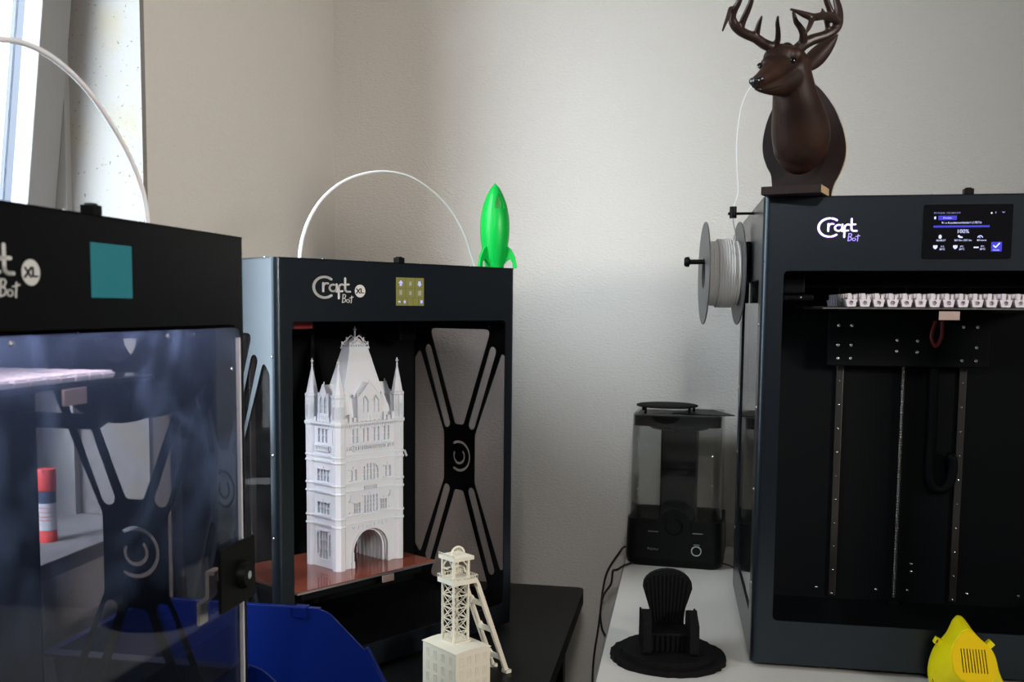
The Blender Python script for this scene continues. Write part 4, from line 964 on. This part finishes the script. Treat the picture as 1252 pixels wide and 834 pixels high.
    for X, Y, s in ((460, 248, 1), (337, 272, .8)):
        c = surf(X, Y, -.0018); bm = B(); bmesh.ops.create_uvsphere(bm, u_segments=20, v_segments=14, radius=1, matrix=Matrix.Translation(c) @ Matrix.Diagonal((.0056*s, .0034, .0042*s, 1)))
        obj('eye', bm, 'eye_gloss', body, smooth=180)
        bm = B(); pts = []
        for q in range(9): a = PI*.05+PI*.9*q/8; pts.append(c+Vector((.0066*s*math.cos(a), -.0016, .0046*s*math.sin(a)+.0002)))
        tube(bm, pts, [.0006]+[.0013]*7+[.0006], 8); obj('eyelid', bm, 'deer_brown', body, smooth=60)
    bm = B(); mp = [surf(x, y, .0002) for x, y in ((306,357),(322,364),(345,366),(370,362),(395,356),(420,350))]
    tube(bm, [tuple(p) for p in mp], [.0007,.0011,.0011,.0010,.0008,.0003], 6); obj('mouth', bm, 'deer_dark', body, smooth=60)
    # ear (cupped leaf)
    def ear(base, tip, wd, bow, name='ear'):
        b0 = inv @ at_y(*base); t0 = inv @ at_y(*tip); d_ = t0-b0; side = d_.cross(Vector((0,1,0))).normalized(); nn = side.cross(d_).normalized()
        bm = B(); rows = []; n1, n2 = 14, 8
        for i in range(n1+1):
            s = i/n1; ww = wd*(math.sin(PI*min(1, s*.86+.14))**.75)*(1 if s < .98 else .4); row = []
            for j in range(n2+1):
                u = j/n2*2-1; row.append(b0+d_*s+side*ww*u+nn*(bow*(u*u)*math.sin(PI*(s*.8+.15)))+nn*.004*math.sin(PI*s))
            rows.append(row)
        vv = [[bm.verts.new(p) for p in r] for r in rows]; vb = [[bm.verts.new(p+nn*-.0018) for p in r] for r in rows]
        for i in range(n1):
            for j in range(n2): bm.faces.new((vv[i][j], vv[i][j+1], vv[i+1][j+1], vv[i+1][j])); bm.faces.new((vb[i][j], vb[i+1][j], vb[i+1][j+1], vb[i][j+1]))
        for i in range(n1):
            bm.faces.new((vv[i][0], vv[i+1][0], vb[i+1][0], vb[i][0])); bm.faces.new((vv[i][n2], vb[i][n2], vb[i+1][n2], vv[i+1][n2]))
        for j in range(n2): bm.faces.new((vv[0][j], vb[0][j], vb[0][j+1], vv[0][j+1])); bm.faces.new((vv[n1][j], vv[n1][j+1], vb[n1][j+1], vb[n1][j]))
        obj(name, bm, 'deer_brown', body, smooth=60)
    ear((cxx(515), cyy(275), 1.452), (cxx(650), cyy(140), 1.475), .0125, .007)
    # antlers
    def antler(paths):
        bm = B()
        for pth in paths:
            sp_ = spline([(*(inv @ at_y(cxx(X), cyy(Y), y)), r*k*1.45/F) for X, Y, r, y in pth], 6)
            for a in sp_: bmesh.ops.create_icosphere(bm, subdivisions=1, radius=a[3]*1.05, matrix=Matrix.Translation(a[:3]))
            tube(bm, [a[:3] for a in sp_], [a[3] for a in sp_], 10)
        return obj('antler', remesh(bm, .0011, 3), 'antler', body, smooth=180)
    antler([[(415,205,22,1.435),(385,195,21,1.428),(348,180,20,1.42),(312,155,19,1.41),(275,140,18,1.40),(245,122,18,1.39),(225,98,17,1.38),(218,70,14,1.375),(228,38,13,1.37),(245,8,11,1.365),(258,-30,8,1.36),(266,-62,4,1.355)],
            [(392,192,15,1.428),(403,165,12,1.42),(405,130,10,1.412),(402,95,8,1.405),(404,68,5,1.40)],
            [(312,152,15,1.41),(320,125,12,1.405),(328,95,9,1.40),(338,68,5,1.395)],
            [(250,118,16,1.39),(262,85,13,1.385),(280,45,12,1.38),(295,5,10,1.375),(305,-40,7,1.37),(306,-70,3,1.368)],
            [(222,62,10,1.376),(212,35,9,1.365),(200,70,8,1.36),(188,100,6,1.355),(178,127,4,1.35)]])
    antler([[(482,205,24,1.432),(510,180,23,1.432),(545,162,21,1.435),(585,150,20,1.44),(622,132,19,1.445),(645,108,19,1.45),(652,80,18,1.452),(652,45,16,1.455),(643,5,13,1.458),(632,-40,9,1.46),(628,-70,4,1.462)],
            [(505,175,17,1.43),(508,140,15,1.42),(495,112,12,1.41),(478,88,10,1.40),(470,60,7,1.395),(466,50,5,1.392)],
            [(648,92,16,1.45),(625,72,16,1.43),(590,65,15,1.41),(550,70,14,1.39),(515,60,12,1.38),(485,48,8,1.37),(457,38,5,1.36)],
            [(546,70,12,1.39),(538,95,10,1.38),(528,118,8,1.375),(520,135,4,1.37)],
            [(632,70,14,1.435),(615,35,12,1.43),(602,0,11,1.425),(590,-40,7,1.42),(584,-60,3,1.42)],
            [(596,62,8,1.41),(588,46,6,1.405),(584,34,3,1.40)],
            [(612,130,12,1.443),(606,105,10,1.44),(600,80,9,1.43)]])
deer()

# ------------------------------------------------------------------ filament dryer / polishing cabinet
def dryer():
    yaw = math.atan2(2.0619-2.0853, .0799+.1111)
    root = thing('polishing_cabinet', 'black and clear plastic desktop appliance with a round top plate behind the printer', 'appliance', (-.0155, 2.0736, WT), yaw*.6)
    w2 = .0975; dp = .165; zb = .0975; zt = .3110
    rr = lambda a, b, r: rpoly([(-a, b), (a, b), (a, dp-b), (-a, dp-b)], r, 8)
    # base: rounded tub with arched front
    lay = [(.090, .008, .0), (.0960, .003, .006), (.0985, 0, .020), (.0975, .001, .060), (.0960, .002, zb)]
    bm = B(); rings = []
    for a, b, z in lay: rings.append([bm.verts.new((x, y, z)) for x, y in rr(a, b, .024)])
    inner = [bm.verts.new((x, y, zb)) for x, y in rr(.0925, .0055, .021)]; inner2 = [bm.verts.new((x, y, .045)) for x, y in rr(.0900, .008, .020)]
    rings += [inner, inner2]
    for a, b in zip(rings, rings[1:]):
        for i in range(len(a)): bm.faces.new((a[i], a[(i+1)%len(a)], b[(i+1)%len(a)], b[i]))
    bm.faces.new(rings[0][::-1]); bm.faces.new(rings[-1]); base = obj('base', bm, 'black_plastic', root, smooth=40)
    bm = B(); hump = [(-.033, .060), (.033, .060), (.033, zb)] + [(.030*math.cos(PI*k/14), zb-.004+.0275*math.sin(PI*k/14)) for k in range(15)] + [(-.033, zb)]
    plate(bm, hump, [], .008, lambda u, v, q: Vector((u, -.0015+q, v))); obj('front_arch', bm, 'black_plastic', base, bevel=.001)
    bm = B(); lathe(bm, [(.0165, 0), (.0165, -.0045), (.0145, -.0065), (.0001, -.0065)], 30, Matrix.Translation((.0, -.0012, .086)), 'y'); obj('knob', bm, 'black_plastic', base, smooth=40)
    bm = B(); plate(bm, arcband(0, 0, .0085, .0102, 0, 2*PI-.001, 30), [], .0012, lambda u, v, q: Vector((u+.0455, -.0016+q-.0006, v+.0385))); obj('button_ring', bm, 'ring_green', base)
    bm = B(); lathe(bm, [(.0080, 0), (.0080, -.0018), (.0001, -.0020)], 24, Matrix.Translation((.0455, 0, .0385)), 'y'); obj('button', bm, 'black_plastic', base, smooth=40)
    bm = B(); box(bm, -.0515, -.0305, -.0022, -.0008, .0730, .0745); box(bm, .0370, .0575, -.0022, -.0008, .0735, .0750); box(bm, .040, .052, -.0022, -.0008, .0505, .0518)
    text_bm(bm, 'Polysher', .0065, lambda u, v, q: Vector((u-.0520, -.0022-q, v+.0360)), .0003)
    obj('lettering', bm, 'dark_label', base)
    bm = B(); box(bm, -.080, .080, .02, dp-.02, .046, .050); lathe(bm, [(.062, .050), (.064, .056), (.060, .060), (.02, .062)], 40, Matrix.Translation((0, dp/2, 0)))
    for k in range(20): a = 2*PI*k/20; bar(bm, (.02*math.cos(a), dp/2+.02*math.sin(a), .063), (.060*math.cos(a+.25), dp/2+.060*math.sin(a+.25), .061), .002)
    obj('turntable', bm, 'matte_black', root, smooth=40)
    # clear chamber walls
    bm = B(); o1 = rr(.0925, .0055, .021); rs = []
    for z, s in ((zb-.004, 1), (zt-.001, .965)):
        rs.append([bm.verts.new((x*s, dp/2+(y-dp/2)*s, z)) for x, y in o1])
    for i in range(len(o1)): bm.faces.new((rs[0][i], rs[0][(i+1)%len(o1)], rs[1][(i+1)%len(o1)], rs[1][i]))
    ch = obj('clear_chamber', bm, 'dryer_clear', root, smooth=60)
    sol = ch.modifiers.new('s', 'SOLIDIFY'); sol.thickness = .002
    bm = B(); o2 = [(x*.963, dp/2+(y-dp/2)*.963) for x, y in rr(.0925, .0055, .021)]; o3 = [(x*.95, dp/2+(y-dp/2)*.95) for x, y in rr(.0925, .0055, .021)]
    plate(bm, o2, [o3[::-1]], .0012, lambda u, v, q: Vector((u, v, zt-.0008+q))); obj('chamber_rim', bm, 'steel', ch)
    # lid assembly inside the top
    bm = B(); plate(bm, [(x*.94, dp/2+(y-dp/2)*.94) for x, y in o1], [], .0205, lambda u, v, q: Vector((u, v, zt-.024+q)))
    lathe(bm, [(.058, zt-.034), (.064, zt-.030), (.064, zt-.022)], 40, Matrix.Translation((0, dp/2, 0))); obj('lid', bm, 'black_plastic', root, smooth=40)
    bm = B(); plate(bm, rpoly([(-.037, dp*.45), (.036, dp*.45), (.036, dp-.012), (-.037, dp-.012)], .006), [], zt-.024-.05, lambda u, v, q: Vector((u, v, .05+q))); obj('mist_column', bm, 'black_plastic', root, smooth=40)
    # round perforated plate on stubs, flat sheet beside it
    top = thing('perforated_plate', 'round black perforated plate on short feet atop the clear appliance', 'plate', root.location+Vector((-.020, dp/2-.02, zt+.0006)), 0)
    bm = B(); lathe(bm, [(.060, .0125), (.0625, .0135), (.0625, .0155), (.060, .0165), (.0001, .0165)], 48); 
    for a in (.35, 2.6, 3.9, 5.6): bar(bm, (.058*math.cos(a), .058*math.sin(a), 0), (.058*math.cos(a), .058*math.sin(a), .014), .005)
    obj('disc', bm, 'matte_black', top, smooth=40)
    sh2 = thing('metal_sheet', 'thin dark flat sheet lying under the round plate on the appliance lid', 'sheet', root.location+Vector((.045, .07, zt+.0006)), 0)
    bm = B(); plate(bm, rpoly([(-.055, -.035), (.048, -.062), (.070, -.050), (.030, .055), (-.012, .062)], .002), [], .0015, lambda u, v, q: Vector((u, v, q))); obj('sheet', bm, 'black_plastic', sh2)
dryer()

# ------------------------------------------------------------------ plain printed throne
def throne():
    root = thing('throne_model', 'small matte black printed chair with tall ribbed back on a round stepped base', 'chair model', (-.016, 1.526, WT), .12)
    bm = B(); n = 64
    for r, z0, z1, j in ((.0855, 0, .0085, .0016), (.0715, .0085, .0165, .0010)):
        rg = [r+random.uniform(-j, j) for _ in range(n)]
        a = [bm.verts.new((rg[k]*math.cos(2*PI*k/n), rg[k]*math.sin(2*PI*k/n), z0)) for k in range(n)]
        b = [bm.verts.new(((rg[k]-.0012)*math.cos(2*PI*k/n), (rg[k]-.0012)*math.sin(2*PI*k/n), z1)) for k in range(n)]
        bm.faces.new(a[::-1]); bm.faces.new(b)
        for k in range(n): bm.faces.new((a[k], a[(k+1)%n], b[(k+1)%n], b[k]))
    obj('base', bm, 'matte_black', root)
    z = .0165
    for s, q in ((1, z), (-1, z)):
        bm = B()
        pl = rpoly([(-.040, z), (.030, z), (.026, z+.050), (-.012, z+.062), (-.034, z+.046)], .006)
        plate(bm, pl, [], .012, lambda u, v, w_: Vector((s*.034-.006+w_ , u, v)))
        for k in range(9): u = -.034+k*.0072; bar(bm, (s*.0405, u, z), (s*.0405, u*.85, z+.045+.010*min(k, 4)/4), .003)
        obj('armrest', bm, 'matte_black', root, bevel=.0012)
    bm = B(); box(bm, -.030, .030, -.020, .026, z, z+.026); box(bm, -.031, .031, -.024, .026, z+.024, z+.029)
    for k in range(8): u = -.027+k*.0077; bar(bm, (u, -.0215, z), (u, -.0215, z+.024), .0030)
    obj('seat', bm, 'matte_black', root, bevel=.001)
    bm = B(); pl = [(-.024, z), (.024, z), (.026, z+.050), (.037, z+.085)] + [(.037*math.cos(PI*k/12), z+.088+.026*math.sin(PI*k/12)) for k in range(1, 12)] + [(-.037, z+.085), (-.026, z+.050)]
    plate(bm, pl, [], .010, lambda u, v, w_: Vector((u, .022+w_, v)))
    for k in range(11):
        u = -.030+k*.006; tu = u*1.05; bar(bm, (u*.75, .021, z+.030), (tu, .021, z+.084+.024*math.sqrt(max(0, 1-(tu/.037)**2))), .0026)
    obj('backrest', bm, 'matte_black', root, bevel=.001)
throne()

# ------------------------------------------------------------------ yellow half mask
def mask():
    yb, yf = 1.494, 1.432
    cx_ = lambda X: 1100+X/8.02; cy_ = lambda Y: 730+Y/8.02
    rim = [(560,178),(520,215),(490,275),(455,345),(400,410),(345,470),(305,550),(280,640),(272,740),(290,850),(345,930),(450,985),(600,1010),(760,1005),(890,985),(985,945),(1035,890),(1015,830),(985,770),(965,690),(940,590),(895,510),(835,445),(770,400),(715,340),(665,260),(620,200),(590,180)]
    fr = [(655,330),(620,345),(575,400),(535,455),(515,530),(512,620),(530,700),(570,770),(640,825),(740,858),(840,860),(910,825),(950,760),(955,690),(940,610),(915,540),(875,485),(820,440),(765,385),(710,340),(680,328)]
    def res(pl, n=72, c=(690, 620)):
        out = []; sp = spline(pl+[pl[0]], 8)
        for k in range(n):
            a = 2*PI*k/n; best = max(sp, key=lambda p: math.cos(math.atan2(p[1]-c[1], p[0]-c[0])-a)); out.append(best)
        return out
    def path(pl, n=72):   # even resample by arc length, starting at the top
        sp = spline(pl+[pl[0]], 8); L_ = [0]
        for a, b in zip(sp, sp[1:]): L_.append(L_[-1]+math.hypot(a[0]-b[0], a[1]-b[1]))
        out = []; j = 0
        for k in range(n):
            t_ = L_[-1]*k/n
            while L_[j+1] < t_: j += 1
            s = (t_-L_[j])/(L_[j+1]-L_[j]+1e-9); out.append((sp[j][0]*(1-s)+sp[j+1][0]*s, sp[j][1]*(1-s)+sp[j+1][1]*s))
        return out
    A_, B_ = path(rim), path(fr)
    P0 = Vector((.385, 1.463, WT)); root = thing('respirator_mask', 'bright yellow printed half-face mask leaning upright before the large right printer', 'face mask', P0, 0)
    wpt = lambda X, Y, y: at_y(cx_(X), cy_(Y), y)-P0
    zmin = 0
    n = 72; rings = []
    bm = B()
    for t_, y in ((0, yb), (.10, yb-.004), (.35, yb-.018), (.62, yb-.034), (.82, yb-.048), (.94, yf+.004), (1, yf)):
        e = t_**1.6 if t_ < 1 else 1
        row = []
        for k in range(n):
            X = A_[k][0]*(1-e)+B_[k][0]*e; Y = A_[k][1]*(1-e)+B_[k][1]*e
            p = wpt(X, Y, y); p.z = max(p.z, .0004); row.append(bm.verts.new(p))
        rings.append(row)
    for a, b in zip(rings, rings[1:]):
        for k in range(n): bm.faces.new((a[k], a[(k+1)%n], b[(k+1)%n], b[k]))
    sh_ = obj('shell', bm, 'yellow_print', root, smooth=60); so = sh_.modifiers.new('s', 'SOLIDIFY'); so.thickness = .0018; so.offset = -1
    # filter plate with slots
    pl = [wpt(X, Y, yf) for X, Y in B_]; sl = []
    for k in range(9):
        xt, xb = 597+k*29, 625+k*29.5; yt, yb_ = 502+k*1.5, 738+k*1.8
        sl.append([wpt(*q, yf) for q in ((xt-5, yt), (xt+5, yt), (xb+6, yb_), (xb-5, yb_))])
    bm = B(); plate(bm, [(p.x, p.z) for p in pl], [[(p.x, p.z) for p in s] for s in sl], .002, lambda u, v, q: Vector((u, pl[0].y-.0018+q, v)))
    obj('filter_plate', bm, 'yellow_plate', root)
    bm = B(); plate(bm, rpoly([(wpt(*q, yf).x, wpt(*q, yf).z) for q in ((575,480),(870,490),(900,765),(600,760))], .003), [], .001, lambda u, v, q: Vector((u, pl[0].y+.004+q, v))); obj('filter_backing', bm, 'black_plastic', root)
    for (X, Y, ang) in ((385, 440, .45), (880, 465, -.8), (350, 800, -.3)):
        c = wpt(X, Y, yb-.012); bm = B(); m_ = Matrix.Translation(c) @ Matrix.Rotation(ang, 4, 'Y')
        box(bm, -.0065, .0050, -.004, .006, -.0045, .0045, mtx=m_); lug = obj('strap_lug', bm, 'yellow_print', root, bevel=.001)
        bm = B(); box(bm, -.0048, -.0030, -.0044, -.0038, -.0026, .0026, mtx=m_); obj('strap_slot', bm, 'red_plastic', lug)
mask()

# ------------------------------------------------------------------ blue storage bin
def bin_():
    P = Vector((-.56, 1.145, BT)); root = thing('storage_bin', 'blue open-fronted plastic stacking bin on the black table between the printers', 'storage bin', P, 0)
    H_ = Z0-.400-BT; x0, x1 = -.714+.56, -.374+.56; y0, y1 = 1.040-1.145, 1.262-1.145
    prof = rpoly([(x0+.022, 0), (x1-.012, 0), (x1, .070), (x1-.030, H_*.70), (x1-.085, H_), (x0, H_)], [.006,.006,.01,.03,.035,.004], 8)
    T_ = .0030
    def wy(s): return (lambda u, v, q: Vector((u, (y0 if s < 0 else y1) - s*(1-v/H_)*.014 - s*q, v)))
    bm = B(); plate(bm, prof, [], T_, wy(-1)); plate(bm, prof, [], T_, wy(1))
    ww = lambda z: .014*(1-z/H_)
    def slabq(p, q, r_, s): # quad sheet with thickness
        n = (Vector(q)-Vector(p)).cross(Vector(s)-Vector(p)).normalized()*T_; a = [bm.verts.new(v) for v in (p, q, r_, s)]; b = [bm.verts.new(Vector(v)+n) for v in (p, q, r_, s)]
        bm.faces.new(a); bm.faces.new(b[::-1])
        for i in range(4): bm.faces.new((a[i], b[i], b[(i+1)%4], a[(i+1)%4]))
    slabq((x0, y0, H_), (x0, y1, H_), (x0+.022, y1-.014, 0), (x0+.022, y0+.014, 0))
    slabq((x0+.022, y0+.014, .0034), (x0+.022, y1-.014, .0034), (x1-.012, y1-.014, .0034), (x1-.012, y0+.014, .0034))
    slabq((x1-.012, y0+.014, 0), (x1-.012, y1-.014, 0), (x1, y1-.006, .070), (x1, y0+.006, .070))
    sh_ = obj('bin_body', bm, 'bin_blue', root)
    # flat rim flanges
    bm = B()
    box(bm, x0-.004, x1-.095, y0-.016, y0+.003, H_-.002, H_+.0012); box(bm, x0-.004, x1-.095, y1-.003, y1+.006, H_-.002, H_+.0012)
    box(bm, x0-.006, x0+.004, y0-.016, y1+.006, H_-.002, H_+.0014)
    obj('rim', bm, 'bin_blue', root, bevel=.0006)
    bm = B(); bar(bm, (x1-.002, y0+.004, .071), (x1-.002, y1-.004, .071), .010, .007); bar(bm, (x1-.004, y1-.004, .074), (x1-.030, y1-.001, H_*.72), .007, .004); bar(bm, (x1-.004, y0+.004, .074), (x1-.030, y0+.001, H_*.72), .007, .004); obj('front_lip', bm, 'bin_blue', root, bevel=.001)
    bm = B(); box(bm, x1-.13, x1-.112, y1-.008, y1+.008, H_-.012, H_+.003); obj('stacking_notch', bm, 'bin_blue', root, bevel=.001)
bin_()

# ------------------------------------------------------------------ glue stick on the sill
root = thing('glue_stick', 'white glue stick with red cap and red foot standing on the window sill', 'glue stick', (-.8638, 1.2537, WZ0), 0)
bm = B(); lathe(bm, [(.0125, 0), (.0125, .014), (.0115, .0155), (.0115, .017)], 28); obj('twist_foot', bm, 'bright_red', root, smooth=40)
bm = B(); lathe(bm, [(.0120, .0165), (.0120, .072)], 28); tb = obj('barrel', bm, 'stick_white', root, smooth=40)
bm = B(); lathe(bm, [(.01215, .0545), (.01215, .0715)], 28); obj('label_band', bm, 'stick_navy', tb, smooth=40)
bm = B()
for z, n, s in ((.048, 7, .9), (.042, 10, .6), (.036, 12, .5), (.031, 12, .5)):
    for k in range(n):
        a = -PI/2-.7+1.6*k/n+.1; box(bm, .0120, .0123, -.0007, .0007, z-.0008*s, z+.0012*s, mtx=Matrix.Rotation(a, 4, 'Z'))
obj('label_print', bm, 'bright_red', tb)
bm = B(); lathe(bm, [(.0125, .0715), (.0130, .0725), (.0130, .098), (.0122, .1015), (.0001, .102)], 28); obj('cap', bm, 'bright_red', root, smooth=40)

# ------------------------------------------------------------------ cables by the desk
def cable(label, pts, r=.0024): return line3('power_cable', label, 'cable', pts, r, 'cable_black', 8)
cable('black power cable hanging down the wall in the gap left of the white desk', [Vector((-.100, 2.205, WT+.012)), Vector((-.122, 2.230, WT+.002)), at_y(757, 676, 2.275), at_y(743, 698, 2.285), at_y(737, 722, 2.29), at_y(732, 765, 2.29), at_y(726, 805, 2.29), at_y(724, 850, 2.29), at_y(722, 950, 2.29)])
cable('black cable looping off the white desk edge beside the appliance', [Vector((-.095, 2.090, WT+.004)), Vector((-.112, 2.060, WT+.004)), Vector((-.126, 2.045, WT-.002)), Vector((-.136, 2.07, WT-.012)), at_y(747, 714, 2.12), at_y(738, 728, 2.20), at_y(734, 748, 2.27), at_y(736, 768, 2.285), at_y(745, 800, 2.285), at_y(740, 900, 2.285)])
cable('short black cable with plug between the appliance and the right printer', [Vector((.080, 2.11, WT+.008)), at_y(886, 690, 2.09), at_y(893, 692, 2.07), Vector((.112, 2.03, WT+.012))], .0018)
